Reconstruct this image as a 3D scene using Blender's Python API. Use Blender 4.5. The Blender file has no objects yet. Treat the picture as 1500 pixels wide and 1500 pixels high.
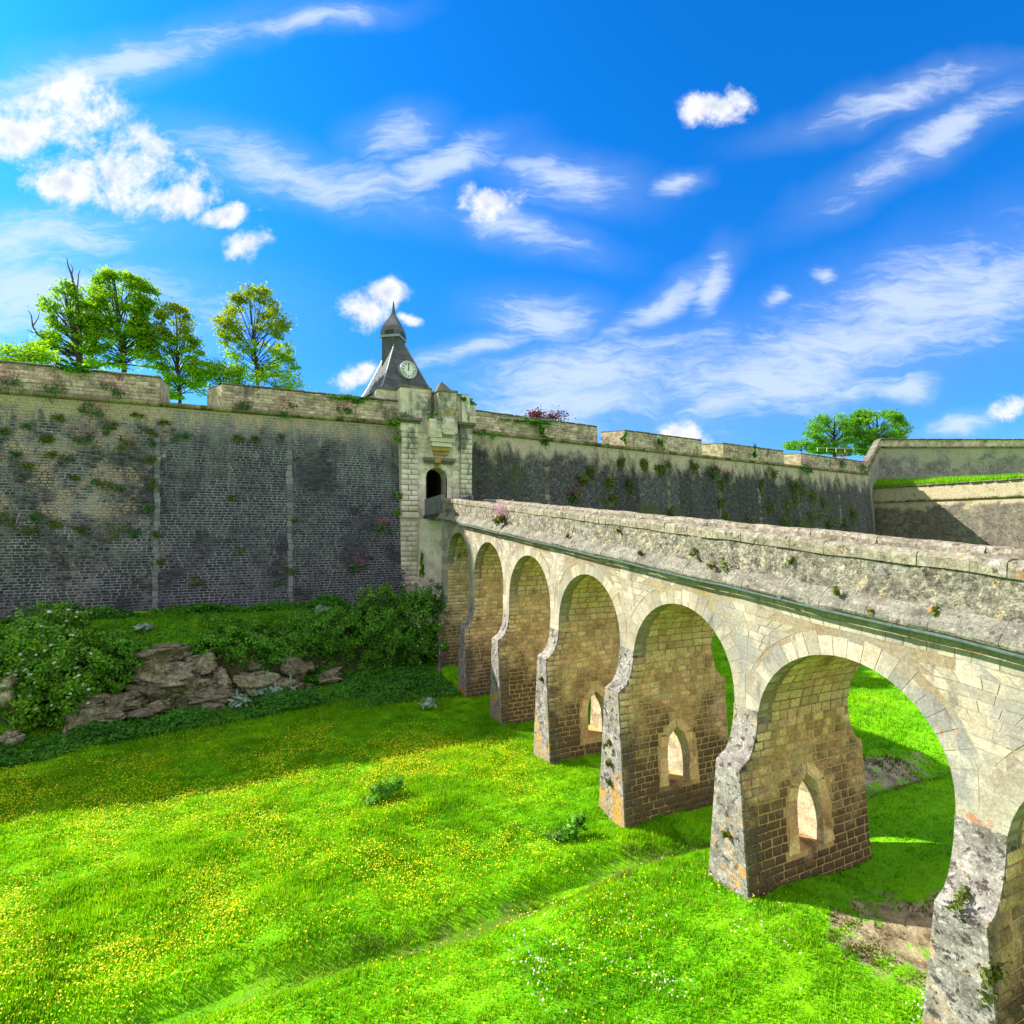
import bpy, math, random
import numpy as np
from mathutils import Matrix, Vector

# ------------------------------------------------------------------ camera, sky, sun, exposure
SC = bpy.context.scene
COL = SC.collection
RS = np.random.RandomState(7)
random.seed(7)
AL = math.atan2(367.0, 793.0)            # yaw of the view from the axis of the bridge
CA, SA = math.cos(AL), math.sin(AL)
FPX = 793.0
cam_d = bpy.data.cameras.new('camera')
cam = bpy.data.objects.new('camera', cam_d)
COL.objects.link(cam)
cam_d.sensor_width = 36.0
cam_d.lens = FPX / 1500 * 36
cam_d.shift_y = 27 / 1500
cam_d.clip_start = 0.1
cam_d.clip_end = 4000
cam.location = (0, 0, 0)
cam.rotation_euler = (math.pi / 2, 0, -AL)
SC.camera = cam

SUN_TO = Vector((-1.05, 0.95, 1.0)).normalized()
sun_d = bpy.data.lights.new('sun', 'SUN')
sun_d.energy = 3.9
sun_d.angle = math.radians(0.5)
sun_d.color = (1.0, 0.93, 0.80)
sun = bpy.data.objects.new('sun', sun_d)
COL.objects.link(sun)
sun.location = (-60, 60, 80)
sun.rotation_euler = SUN_TO.to_track_quat('Z', 'Y').to_euler()
SC.view_settings.view_transform = 'Standard'
SC.view_settings.look = 'None'
SC.view_settings.gamma = 1
SC.view_settings.use_curve_mapping = False
SC.view_settings.exposure = 1.45
SC.cycles.max_bounces = 6
SC.cycles.diffuse_bounces = 4
SC.cycles.transparent_max_bounces = 6
SC.cycles.use_denoising = True


# ------------------------------------------------------------------ node helper
class NT:
    def __init__(s, tree):
        s.t = tree
        s.n = tree.nodes
        s.l = tree.links
        s.n.clear()

    def new(s, typ, **kw):
        nd = s.n.new(typ)
        for k, v in kw.items():
            setattr(nd, k, v)
        return nd

    def put(s, sock, val):
        if val is None:
            return
        if isinstance(val, bpy.types.NodeSocket):
            s.l.new(val, sock)
        else:
            if isinstance(val, (tuple, list)) and len(val) == 3 and sock.type == 'RGBA':
                val = (*val, 1)
            sock.default_value = val

    def pos(s):
        if not hasattr(s, '_pos'):
            s._pos = s.new('ShaderNodeNewGeometry')
        return s._pos.outputs['Position']

    def island(s):
        s.pos()
        return s._pos.outputs['Random Per Island']

    def orand(s):
        return s.new('ShaderNodeObjectInfo').outputs['Random']

    def xyz(s, v):
        nd = s.new('ShaderNodeSeparateXYZ')
        s.l.new(v, nd.inputs[0])
        return nd.outputs

    def vscale(s, v, sc, rot=(0, 0, 0), loc=(0, 0, 0)):
        nd = s.new('ShaderNodeMapping')
        s.l.new(v, nd.inputs['Vector'])
        nd.inputs['Location'].default_value = loc
        nd.inputs['Rotation'].default_value = rot
        nd.inputs['Scale'].default_value = sc
        return nd.outputs[0]

    def noise(s, scale, detail=5, rough=0.6, vec=None, dist=0, out='Fac'):
        nd = s.new('ShaderNodeTexNoise')
        s.l.new(vec if vec is not None else s.pos(), nd.inputs['Vector'])
        nd.inputs['Scale'].default_value = scale
        nd.inputs['Detail'].default_value = detail
        nd.inputs['Roughness'].default_value = rough
        nd.inputs['Distortion'].default_value = dist
        return nd.outputs[out]

    def vor(s, scale, vec=None, feature='F1', out='Distance', rnd=1.0):
        nd = s.new('ShaderNodeTexVoronoi', feature=feature)
        s.l.new(vec if vec is not None else s.pos(), nd.inputs['Vector'])
        nd.inputs['Scale'].default_value = scale
        nd.inputs['Randomness'].default_value = rnd
        return nd.outputs[out]

    def math(s, op, a, b=None, c=None, clamp=False):
        nd = s.new('ShaderNodeMath', operation=op, use_clamp=clamp)
        s.put(nd.inputs[0], a)
        if b is not None:
            s.put(nd.inputs[1], b)
        if c is not None:
            s.put(nd.inputs[2], c)
        return nd.outputs[0]

    def sstep(s, v, a, b, lo=0.0, hi=1.0, smooth=True):
        nd = s.new('ShaderNodeMapRange', interpolation_type='SMOOTHSTEP' if smooth else 'LINEAR')
        s.put(nd.inputs[0], v)
        for i, x in enumerate((a, b, lo, hi)):
            nd.inputs[1 + i].default_value = x
        return nd.outputs[0]

    def ramp(s, fac, stops):
        nd = s.new('ShaderNodeValToRGB')
        s.put(nd.inputs[0], fac)
        e = nd.color_ramp.elements
        while len(e) < len(stops):
            e.new(0.5)
        for el, (p, c) in zip(e, stops):
            el.position = p
            el.color = (*c, 1)
        return nd.outputs[0]

    def mix(s, f, a, b, blend='MIX'):
        nd = s.new('ShaderNodeMix', data_type='RGBA', blend_type=blend)
        s.put(nd.inputs[0], f)
        s.put(nd.inputs[6], a)
        s.put(nd.inputs[7], b)
        return nd.outputs[2]

    def hsv(s, col, v=1.0, sat=1.0, h=0.5):
        nd = s.new('ShaderNodeHueSaturation')
        s.put(nd.inputs['Hue'], h)
        s.put(nd.inputs['Saturation'], sat)
        s.put(nd.inputs['Value'], v)
        s.put(nd.inputs['Color'], col)
        return nd.outputs[0]

    def rnd01(s):
        return s.math('FRACT', s.math('ADD', s.orand(), s.island()))

    def bump(s, h, strength, dist):
        nd = s.new('ShaderNodeBump')
        nd.inputs['Strength'].default_value = strength
        nd.inputs['Distance'].default_value = dist
        s.l.new(h, nd.inputs['Height'])
        return nd.outputs[0]

    def surf(s, col, rough=0.9, normal=None, spec=0.25, metal=0.0, trans=None):
        p = s.new('ShaderNodeBsdfPrincipled')
        s.put(p.inputs['Base Color'], col)
        s.put(p.inputs['Roughness'], rough)
        p.inputs['Specular IOR Level'].default_value = spec
        p.inputs['Metallic'].default_value = metal
        if normal is not None:
            s.l.new(normal, p.inputs['Normal'])
        sh = p.outputs[0]
        if trans:
            tr = s.new('ShaderNodeBsdfTranslucent')
            s.put(tr.inputs[0], s.mix(1.0, col, trans[1], 'MULTIPLY'))
            mx = s.new('ShaderNodeMixShader')
            mx.inputs[0].default_value = trans[0]
            s.l.new(sh, mx.inputs[1])
            s.l.new(tr.outputs[0], mx.inputs[2])
            sh = mx.outputs[0]
        o = s.new('ShaderNodeOutputMaterial')
        s.l.new(sh, o.inputs[0])


# ------------------------------------------------------------------ sky with clouds
W = bpy.data.worlds.new('World')
SC.world = W
W.use_nodes = True
w = NT(W.node_tree)
sky = w.new('ShaderNodeTexSky', sky_type='NISHITA')
sky.sun_disc = False
sky.sun_elevation = math.radians(35)
sky.sun_rotation = math.radians(-48)
sky.air_density = 1.0
sky.dust_density = 0.6
sky.ozone_density = 2.5
sky_col = w.hsv(sky.outputs[0], v=1.0, sat=1.32)
gen = w.new('ShaderNodeTexCoord').outputs['Generated']


def wdot(vec):
    nd = w.new('ShaderNodeVectorMath', operation='DOT_PRODUCT')
    w.l.new(gen, nd.inputs[0])
    nd.inputs[1].default_value = vec
    return nd.outputs['Value']


fw, rt, up = wdot((SA, CA, 0)), wdot((CA, -SA, 0)), wdot((0, 0, 1))
sky_col = w.mix(1.0, sky_col, w.mix(w.sstep(up, 0.0, 0.65), (0.34, 0.60, 1.05), (0.08, 0.82, 1.24)), 'MULTIPLY')
fws = w.math('MAXIMUM', fw, 0.05)
cmb = w.new('ShaderNodeCombineXYZ')
w.l.new(w.math('DIVIDE', rt, fws), cmb.inputs[0])
w.l.new(w.math('DIVIDE', up, fws), cmb.inputs[1])
SP = cmb.outputs[0]                       # tangent-plane direction coordinates ahead
front = w.sstep(fw, 0.15, 0.4)
# unseen rest of the sky: white cloud cover thickened to add neutral fill light
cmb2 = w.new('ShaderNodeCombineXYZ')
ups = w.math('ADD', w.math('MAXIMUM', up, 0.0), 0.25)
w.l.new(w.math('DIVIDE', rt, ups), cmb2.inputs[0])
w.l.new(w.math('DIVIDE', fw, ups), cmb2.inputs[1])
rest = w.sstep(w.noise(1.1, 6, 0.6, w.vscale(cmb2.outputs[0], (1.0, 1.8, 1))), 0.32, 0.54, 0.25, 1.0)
wob = w.noise(3.2, 4, 0.6, SP, out='Color')
wv = w.new('ShaderNodeVectorMath', operation='MULTIPLY_ADD')
w.l.new(wob, wv.inputs[0])
wv.inputs[1].default_value = (0.16, 0.12, 0)
w.l.new(SP, wv.inputs[2])
SPW0 = wv.outputs[0]
sub = w.new('ShaderNodeVectorMath', operation='SUBTRACT')
w.l.new(SPW0, sub.inputs[0])
sub.inputs[1].default_value = (0.08, 0.06, 0)
SPW = sub.outputs[0]


def blob(cx, cy, rx, ry, ang, vec, soft0=1.0, soft1=0.0):
    """1 at the centre of an ellipse of directions, 0 outside"""
    nd = w.new('ShaderNodeMapping', vector_type='TEXTURE')
    w.l.new(vec, nd.inputs[0])
    nd.inputs['Location'].default_value = ((cx - 750) / FPX, (777 - cy) / FPX, 0)
    nd.inputs['Rotation'].default_value = (0, 0, math.radians(ang))
    nd.inputs['Scale'].default_value = (rx / FPX, ry / FPX, 1)
    ln = w.new('ShaderNodeVectorMath', operation='LENGTH')
    w.l.new(nd.outputs[0], ln.inputs[0])
    return w.math('SUBTRACT', 1.0, ln.outputs['Value'])


def allmax(lst):
    r = lst[0]
    for x in lst[1:]:
        r = w.math('MAXIMUM', r, x)
    return r


CUM = [(105, 160, 70, 58, 0), (35, 185, 100, 55, 0), (170, 235, 130, 55, -22), (245, 290, 70, 34, -15),
       (110, 270, 80, 34, -10), (332, 312, 44, 17, 8), (362, 357, 36, 26, 15), (1050, 150, 54, 26, 10),
       (1084, 134, 22, 22, 50), (722, 298, 46, 24, 10), (520, 462, 44, 34, 20), (556, 432, 34, 24, 0),
       (535, 556, 34, 18, 20), (606, 470, 20, 9, -20), (1010, 632, 46, 18, 0), (1475, 598, 46, 22, 15),
       (20, 590, 80, 18, 0)]
cm = allmax([blob(*c, SPW) for c in CUM])
cn = w.noise(8.0, 9, 0.66, SP, dist=0.25)
cn2 = w.noise(24.0, 6, 0.68, SP)
cden = w.math('ADD', w.math('MULTIPLY_ADD', cn, 3.8, -1.9), cm)
cden = w.math('MULTIPLY_ADD', cn2, 1.5, w.math('SUBTRACT', cden, 0.75))
cmask = w.math('MULTIPLY', w.sstep(cden, -0.22, 0.85), w.sstep(cm, -0.7, 0.15))
offv = w.vscale(SP, (1, 1, 1), (0, 0, 0), (0.012, -0.022, 0))
cno = w.noise(8.0, 9, 0.66, offv, dist=0.25)
relief = w.math('MULTIPLY', w.math('SUBTRACT', cno, cn), 3.6)
CIR = [(1370, 205, 190, 34, 28), (1320, 140, 170, 26, 16), (1290, 480, 340, 85, 22), (1440, 430, 190, 90, 18),
       (1150, 555, 280, 65, 12), (800, 468, 95, 42, -8), (960, 450, 120, 26, 38), (1030, 420, 26, 60, -15), (880, 548, 250, 55, 8),
       (850, 590, 260, 45, 4), (430, 250, 220, 42, -14), (580, 200, 60, 38, 10), (830, 262, 110, 40, -8),
       (770, 338, 110, 26, -15), (150, 90, 250, 36, 16), (460, 22, 110, 20, 8), (80, 440, 260, 70, -4),
       (60, 350, 200, 50, 0), (690, 520, 120, 16, 14), (1080, 590, 200, 30, 16), (640, 250, 110, 30, 20), (990, 266, 44, 16, 20), (1135, 436, 30, 16, 25), (1222, 396, 22, 14, 0), (1240, 572, 90, 30, 14), (1325, 566, 54, 22, 10), (1400, 612, 60, 16, 8), (1215, 530, 80, 18, 5), (795, 548, 60, 22, 15)]
ci = allmax([blob(*c, SPW) for c in CIR])
sv = w.vscale(SPW, (3.4, 15.0, 1), (0, 0, math.radians(-18)))
s1 = w.noise(1.3, 7, 0.62, sv, dist=0.6)
s2 = w.noise(4.5, 7, 0.64, SPW, dist=0.5)
s3 = w.noise(4.2, 6, 0.66, sv, dist=0.8)
sden = w.math('MULTIPLY_ADD', w.math('SUBTRACT', s3, 0.5), 1.6, w.math('MULTIPLY', w.math('SUBTRACT', s1, 0.5), 2.3))
sden = w.math('ADD', sden, w.math('MULTIPLY_ADD', w.math('SUBTRACT', s2, 0.5), 1.3, w.math('MULTIPLY', ci, 1.15)))
sden = w.math('MULTIPLY', w.sstep(sden, -0.1, 1.25), w.sstep(ci, -0.5, 0.3))
veil = w.math('MULTIPLY', w.sstep(ci, -0.9, 0.9), 0.16)
smask = w.math('ADD', w.math('MULTIPLY', sden, 0.56), veil, clamp=True)
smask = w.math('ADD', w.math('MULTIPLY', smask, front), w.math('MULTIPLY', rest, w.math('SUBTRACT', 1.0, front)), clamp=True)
cmask = w.math('MULTIPLY', cmask, front)
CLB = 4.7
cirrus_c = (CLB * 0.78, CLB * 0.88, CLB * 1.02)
cshade = w.math('ADD', w.sstep(cden, 0.35, 1.3, 0.0, 0.55), relief, clamp=True)
cum_c = w.mix(cshade, (CLB * 0.98, CLB * 0.985, CLB * 1.0), (CLB * 0.50, CLB * 0.60, CLB * 0.80))
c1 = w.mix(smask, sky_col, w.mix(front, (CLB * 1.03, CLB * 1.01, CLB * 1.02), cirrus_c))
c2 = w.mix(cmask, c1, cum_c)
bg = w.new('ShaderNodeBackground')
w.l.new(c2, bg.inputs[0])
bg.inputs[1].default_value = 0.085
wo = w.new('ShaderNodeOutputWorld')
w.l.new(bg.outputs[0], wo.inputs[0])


# ------------------------------------------------------------------ scene helpers
def tag(o, label=None, cat=None, group=None, kind=None):
    if label:
        o['label'] = label
    if cat:
        o['category'] = cat
    if group:
        o['group'] = group
    if kind:
        o['kind'] = kind
    return o


def thing(name, label, cat, loc=(0, 0, 0), group=None):
    o = bpy.data.objects.new(name, None)
    o.empty_display_size = 0.3
    COL.objects.link(o)
    o.location = loc
    return tag(o, label, cat, group)


def world(o):
    m = o.matrix_basis.copy()
    if o.parent is not None:
        m = world(o.parent) @ o.matrix_parent_inverse @ m
    return m


def link(name, me, parent=None, mat=None):
    o = bpy.data.objects.new(name, me)
    COL.objects.link(o)
    if mat is not None and len(me.materials) == 0:
        me.materials.append(mat)
    if parent is not None:
        o.parent = parent
        o.matrix_parent_inverse = world(parent).inverted()
    return o


def mesh_np(name, V, F, mat=None, smooth=False):
    """mesh from arrays: V (n,3), F (m,k) all faces of the same size"""
    V = np.asarray(V, dtype=np.float32)
    F = np.asarray(F, dtype=np.int32)
    me = bpy.data.meshes.new(name)
    m, k = F.shape
    me.vertices.add(len(V))
    me.vertices.foreach_set('co', V.ravel())
    me.loops.add(m * k)
    me.loops.foreach_set('vertex_index', F.ravel())
    me.polygons.add(m)
    me.polygons.foreach_set('loop_start', np.arange(0, m * k, k, dtype=np.int32))
    me.polygons.foreach_set('loop_total', np.full(m, k, dtype=np.int32))
    if smooth:
        me.polygons.foreach_set('use_smooth', np.ones(m, dtype=bool))
    me.update(calc_edges=True)
    if mat is not None:
        me.materials.append(mat)
    return me


class MB:
    """collects polygons of any size"""
    def __init__(s):
        s.v, s.f = [], []

    def poly(s, pts):
        n = len(s.v)
        s.v += [tuple(p) for p in pts]
        s.f.append(list(range(n, n + len(pts))))

    def hexa(s, c):
        """8 corners: bottom ring 0-3, top ring 4-7"""
        n = len(s.v)
        s.v += [tuple(p) for p in c]
        for q in ((3, 2, 1, 0), (4, 5, 6, 7), (0, 1, 5, 4), (1, 2, 6, 5), (2, 3, 7, 6), (3, 0, 4, 7)):
            s.f.append([n + i for i in q])

    def box(s, x0, x1, y0, y1, z0, z1):
        s.hexa([(x0, y0, z0), (x1, y0, z0), (x1, y1, z0), (x0, y1, z0),
                (x0, y0, z1), (x1, y0, z1), (x1, y1, z1), (x0, y1, z1)])

    def tube(s, pts, rad, n=6):
        pts = [Vector(p) for p in pts]
        rings = []
        for i, p in enumerate(pts):
            d = (pts[min(i + 1, len(pts) - 1)] - pts[max(i - 1, 0)]).normalized()
            a = d.orthogonal().normalized()
            if abs(d.z) < 0.95:
                a = d.cross(Vector((0, 0, 1))).normalized()
            b = d.cross(a)
            r = rad[i] if isinstance(rad, (list, tuple)) else rad
            k = len(s.v)
            for j in range(n):
                t = 2 * math.pi * j / n
                s.v.append(tuple(p + (a * math.cos(t) + b * math.sin(t)) * r))
            rings.append(k)
        for q, k in zip(rings, rings[1:]):
            for j in range(n):
                s.f.append([q + j, q + (j + 1) % n, k + (j + 1) % n, k + j])
        s.f.append([rings[-1] + j for j in range(n)])
        s.f.append([rings[0] + j for j in range(n)][::-1])

    def prism(s, outline, d):
        """closed outline (list of points) pushed along vector d"""
        n = len(outline)
        a = [Vector(p) for p in outline]
        b = [p + Vector(d) for p in a]
        s.poly(a)
        s.poly(b[::-1])
        for i in range(n):
            j = (i + 1) % n
            s.poly([a[i], b[i], b[j], a[j]])

    def build(s, name, mat, parent=None, smooth=False, weld=False):
        if weld:
            idx, nv, mp = {}, [], []
            for p in s.v:
                k = (round(p[0], 4), round(p[1], 4), round(p[2], 4))
                if k not in idx:
                    idx[k] = len(nv)
                    nv.append(p)
                mp.append(idx[k])
            s.v, s.f = nv, [[mp[i] for i in f] for f in s.f]
        me = bpy.data.meshes.new(name)
        me.from_pydata(s.v, [], s.f)
        me.materials.append(mat)
        me.update()
        if smooth:
            for p in me.polygons:
                p.use_smooth = True
        return link(name, me, parent)


def at(x, y, v):
    """world point on the vertical plane at distance v along the bridge axis, from photo measurements"""
    r = (x - 750) / FPX
    Y = v / (CA - r * SA)
    return Vector((Y * (r * CA + SA), v, (777 - y) / FPX * Y))


def on_line(x, u0, v0, du, dv):
    """where column x of the photo meets a vertical plane through (u0,v0) along (du,dv): returns u, v, depth"""
    r = (x - 750) / FPX
    a, b = r * CA + SA, -r * SA + CA          # u = a Y, v = b Y
    Y = (u0 * dv - v0 * du) / (a * dv - b * du)
    return a * Y, b * Y, Y


def proj(u, v, z):
    X, Y = u * CA - v * SA, u * SA + v * CA
    return 750 + FPX * X / Y, 777 - FPX * z / Y, Y


# ------------------------------------------------------------------ materials
def stone(name, cols, scale=1.3, rnd=0.25, stains=(), speck=0.35, bump=0.5, bscale=14, bdist=0.03, rough=0.92, hue=0.02, cell=0.0, spsc=13):
    """stone: colour ramp over noise, per-piece variation, list of stains
    (colour, scale, lo, hi, amount, stretch, zrange)"""
    m = bpy.data.materials.new(name)
    m.use_nodes = True
    n = NT(m.node_tree)
    f = n.noise(scale, 8, 0.68)
    k = len(cols)
    c = n.ramp(f, [(0.28 + 0.44 * i / max(1, k - 1), cols[i]) for i in range(k)])
    r = n.rnd01()
    c = n.hsv(c, v=n.sstep(r, 0, 1, 1 - rnd, 1 + rnd, False), h=n.sstep(n.math('FRACT', n.math('MULTIPLY', r, 7.3)), 0, 1, 0.5 - hue, 0.5 + hue, False))
    if cell:
        cc = n.vor(cell, n.vscale(n.pos(), (1, 1, 1.5)), out='Color')
        g = n.xyz(cc)[0]
        c = n.hsv(c, v=n.sstep(g, 0, 1, 0.72, 1.3, False))
    z = n.xyz(n.pos())[2]
    for (col, sc, lo, hi, amt, stretch, zr) in stains:
        vec = n.vscale(n.pos(), (1, 1, stretch)) if stretch != 1 else None
        nf = n.noise(sc, 7, 0.66, vec, dist=0.3)
        if zr:
            nf = n.math('ADD', nf, n.sstep(z, zr[0], zr[1], zr[2], zr[3], False))
        mk = n.sstep(nf, lo, hi, 0, amt)
        c = n.mix(mk, c, col)
    sp = n.math('ADD', n.math('MULTIPLY', n.noise(spsc, 6, 0.8), 0.75), n.math('MULTIPLY', n.noise(spsc * 3.1, 3, 0.7), 0.25))
    c = n.hsv(c, v=n.sstep(sp, 0.36, 0.64, max(0.15, 1 - speck * 1.35), 1 + speck * 1.2, False))
    h = n.math('ADD', n.noise(bscale, 8, 0.7), n.math('MULTIPLY', n.noise(bscale * 0.22, 4, 0.6), 1.6))
    n.surf(c, rough, n.bump(h, bump, bdist))
    return m


def plain(name, col, rough=0.6, metal=0.0, spec=0.4, var=0.15, sc=6):
    m = bpy.data.materials.new(name)
    m.use_nodes = True
    n = NT(m.node_tree)
    c = n.hsv((*col, 1), v=n.sstep(n.noise(sc, 5, 0.65), 0.3, 0.7, 1 - var, 1 + var, False))
    n.surf(c, rough, None, spec, metal)
    return m


def leafmat(name, dark, light, trans=0.35, tcol=(1.5, 1.5, 0.5), sc=0.9):
    m = bpy.data.materials.new(name)
    m.use_nodes = True
    n = NT(m.node_tree)
    f = n.math('ADD', n.math('MULTIPLY', n.noise(sc, 4, 0.6), 0.9), n.math('MULTIPLY', n.island(), 0.45))
    c = n.ramp(f, [(0.40, dark), (0.92, light)])
    n.surf(c, 0.6, None, 0.25, 0, (trans, tcol))
    return m


BLACK = (0.022, 0.023, 0.027)
MAT = {}
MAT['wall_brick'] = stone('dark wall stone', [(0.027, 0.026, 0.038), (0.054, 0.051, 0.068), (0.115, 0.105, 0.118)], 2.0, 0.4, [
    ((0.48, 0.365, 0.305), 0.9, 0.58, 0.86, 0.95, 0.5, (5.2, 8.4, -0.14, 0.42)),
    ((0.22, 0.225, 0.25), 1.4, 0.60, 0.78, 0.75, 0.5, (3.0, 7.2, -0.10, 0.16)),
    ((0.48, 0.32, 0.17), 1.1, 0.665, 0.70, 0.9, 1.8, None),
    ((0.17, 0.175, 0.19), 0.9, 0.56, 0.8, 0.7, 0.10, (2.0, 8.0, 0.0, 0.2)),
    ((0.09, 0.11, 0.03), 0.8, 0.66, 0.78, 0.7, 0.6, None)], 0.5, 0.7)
MAT['wall_mortar'] = stone('wall mortar', [(0.09, 0.095, 0.12), (0.23, 0.24, 0.28), (0.33, 0.335, 0.37)], 0.7, 0.1, [
    ((0.050, 0.053, 0.07), 0.34, 0.47, 0.60, 0.90, 1.0, None),
    ((0.44, 0.37, 0.25), 0.7, 0.60, 0.80, 0.95, 0.7, (6.0, 8.4, -0.14, 0.42))], 0.5, 0.6)
MAT['rubble_brick'] = stone('weathered wall rubble', [(0.040, 0.037, 0.046), (0.09, 0.08, 0.084), (0.19, 0.16, 0.14)], 2.6, 0.6, [
    ((0.43, 0.32, 0.235), 0.5, 0.50, 0.62, 0.85, 1.0, (-3.5, 1.5, -0.24, 0.04)),
    ((0.20, 0.195, 0.19), 2.2, 0.54, 0.66, 0.7, 1.0, None),
    ((0.05, 0.05, 0.05), 3.0, 0.56, 0.64, 0.85, 1.0, None),
    ((0.42, 0.35, 0.23), 0.7, 0.60, 0.80, 0.95, 0.7, (6.0, 8.4, -0.14, 0.42)),
    ((0.44, 0.28, 0.13), 1.2, 0.70, 0.735, 0.9, 1.5, None),
    ((0.035, 0.036, 0.04), 0.45, 0.52, 0.68, 0.8, 0.5, (-3.0, 3.0, 0.12, -0.15)),
    ((0.08, 0.10, 0.03), 0.9, 0.64, 0.76, 0.7, 0.7, None)], 0.6, 0.9)
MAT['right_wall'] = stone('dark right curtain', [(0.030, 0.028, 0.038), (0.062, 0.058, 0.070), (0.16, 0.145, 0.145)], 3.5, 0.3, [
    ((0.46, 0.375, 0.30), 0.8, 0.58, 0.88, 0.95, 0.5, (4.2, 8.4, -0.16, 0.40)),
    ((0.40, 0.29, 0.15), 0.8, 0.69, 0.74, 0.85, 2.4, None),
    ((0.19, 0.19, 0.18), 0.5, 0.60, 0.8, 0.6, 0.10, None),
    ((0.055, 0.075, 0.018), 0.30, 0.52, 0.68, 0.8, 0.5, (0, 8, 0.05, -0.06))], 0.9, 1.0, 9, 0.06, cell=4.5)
MAT['parapet'] = stone('rampart parapet stone', [(0.28, 0.21, 0.175), (0.52, 0.395, 0.33), (0.62, 0.49, 0.42)], 0.9, 0.25, [
    ((0.10, 0.095, 0.05), 0.7, 0.54, 0.68, 0.8, 0.6, None),
    ((0.08, 0.075, 0.07), 0.8, 0.57, 0.72, 0.7, 0.3, None)], 0.4, 0.8, 8, 0.04, cell=3.0)
MAT['cheek'] = stone('sunlit toned embrasure cheek', [(0.42, 0.35, 0.22), (0.54, 0.46, 0.31)], 1.4, 0.1, [((0.22, 0.17, 0.08), 1.6, 0.55, 0.66, 0.7, 1.0, None)], 0.4, 0.7, cell=2.2)  # colour lifted so cheeks in shade still look sunlit
MAT['slab'] = stone('parapet coping slab', [(0.12, 0.11, 0.095), (0.24, 0.22, 0.17)], 1.6, 0.35, [
    ((0.14, 0.13, 0.03), 0.9, 0.5, 0.66, 0.85, 1.0, None)], 0.4, 0.8)
MAT['cordon'] = stone('mossy cordon stone', [(0.13, 0.11, 0.075), (0.26, 0.215, 0.13), (0.33, 0.28, 0.18)], 1.4, 0.3, [
    ((0.055, 0.060, 0.014), 0.9, 0.50, 0.62, 0.9, 1.0, None)], 0.4, 0.8)
MAT['chain'] = stone('grey chain stones', [(0.13, 0.135, 0.15), (0.23, 0.235, 0.25)], 1.8, 0.3, [
    ((0.05, 0.052, 0.06), 0.7, 0.55, 0.7, 0.7, 1, None)], 0.3, 0.4)
MAT['face'] = stone('bridge ashlar', [(0.265, 0.22, 0.15), (0.38, 0.335, 0.255), (0.44, 0.405, 0.34)], 1.1, 0.22, [
    ((0.23, 0.225, 0.215), 0.8, 0.48, 0.60, 0.75, 0.7, None),
    ((0.14, 0.13, 0.115), 1.6, 0.57, 0.68, 0.75, 0.3, None),
    ((0.46, 0.33, 0.15), 0.7, 0.62, 0.76, 0.6, 1.0, None)], 0.22, 0.5, 16, 0.02, hue=0.012)
MAT['scar'] = stone('ashlar with red scars', [(0.25, 0.21, 0.15), (0.36, 0.33, 0.265), (0.43, 0.41, 0.36)], 1.1, 0.2, [
    ((0.20, 0.20, 0.20), 0.9, 0.46, 0.58, 0.8, 0.8, None),
    ((0.36, 0.15, 0.075), 1.5, 0.585, 0.625, 0.85, 1.3, None),
    ((0.13, 0.12, 0.11), 1.6, 0.58, 0.68, 0.75, 0.3, None)], 0.25, 0.5, 16, 0.02, hue=0.012)
MAT['voussoir'] = stone('voussoir stone', [(0.25, 0.205, 0.135), (0.35, 0.305, 0.22), (0.40, 0.36, 0.285)], 1.1, 0.2, [
    ((0.21, 0.205, 0.20), 0.9, 0.47, 0.58, 0.8, 0.8, None),
    ((0.15, 0.14, 0.125), 1.3, 0.60, 0.72, 0.6, 0.4, None),
    ((0.34, 0.14, 0.07), 1.3, 0.74, 0.78, 0.6, 1.0, None)], 0.2, 0.4, 16, 0.02, hue=0.008)
MAT['joint'] = stone('bridge lime joint', [(0.20, 0.15, 0.085), (0.33, 0.27, 0.175)], 1.0, 0.05, [
    ((0.24, 0.22, 0.18), 0.5, 0.47, 0.62, 0.8, 1, None),
    ((0.17, 0.155, 0.13), 1.1, 0.58, 0.72, 0.7, 0.4, None)], 0.3, 0.5)
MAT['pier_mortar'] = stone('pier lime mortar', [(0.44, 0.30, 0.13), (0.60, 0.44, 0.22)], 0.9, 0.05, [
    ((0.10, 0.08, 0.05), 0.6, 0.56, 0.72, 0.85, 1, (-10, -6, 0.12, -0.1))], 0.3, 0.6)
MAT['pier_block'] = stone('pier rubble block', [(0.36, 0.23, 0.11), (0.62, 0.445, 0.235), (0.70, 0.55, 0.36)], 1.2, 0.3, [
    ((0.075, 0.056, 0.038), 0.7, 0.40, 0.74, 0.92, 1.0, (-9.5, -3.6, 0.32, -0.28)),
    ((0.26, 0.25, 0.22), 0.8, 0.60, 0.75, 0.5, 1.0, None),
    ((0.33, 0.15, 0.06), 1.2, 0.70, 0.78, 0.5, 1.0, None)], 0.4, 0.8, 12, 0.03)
MAT['vault'] = stone('vault stone', [(0.42, 0.275, 0.125), (0.64, 0.475, 0.255), (0.72, 0.58, 0.38)], 1.1, 0.2, [
    ((0.13, 0.10, 0.055), 0.8, 0.56, 0.72, 0.75, 1.0, None),
    ((0.20, 0.18, 0.055), 0.6, 0.58, 0.74, 0.5, 1.0, None),
    ((0.32, 0.14, 0.06), 1.3, 0.71, 0.78, 0.5, 1.0, None)], 0.35, 0.7, 12, 0.03)
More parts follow.
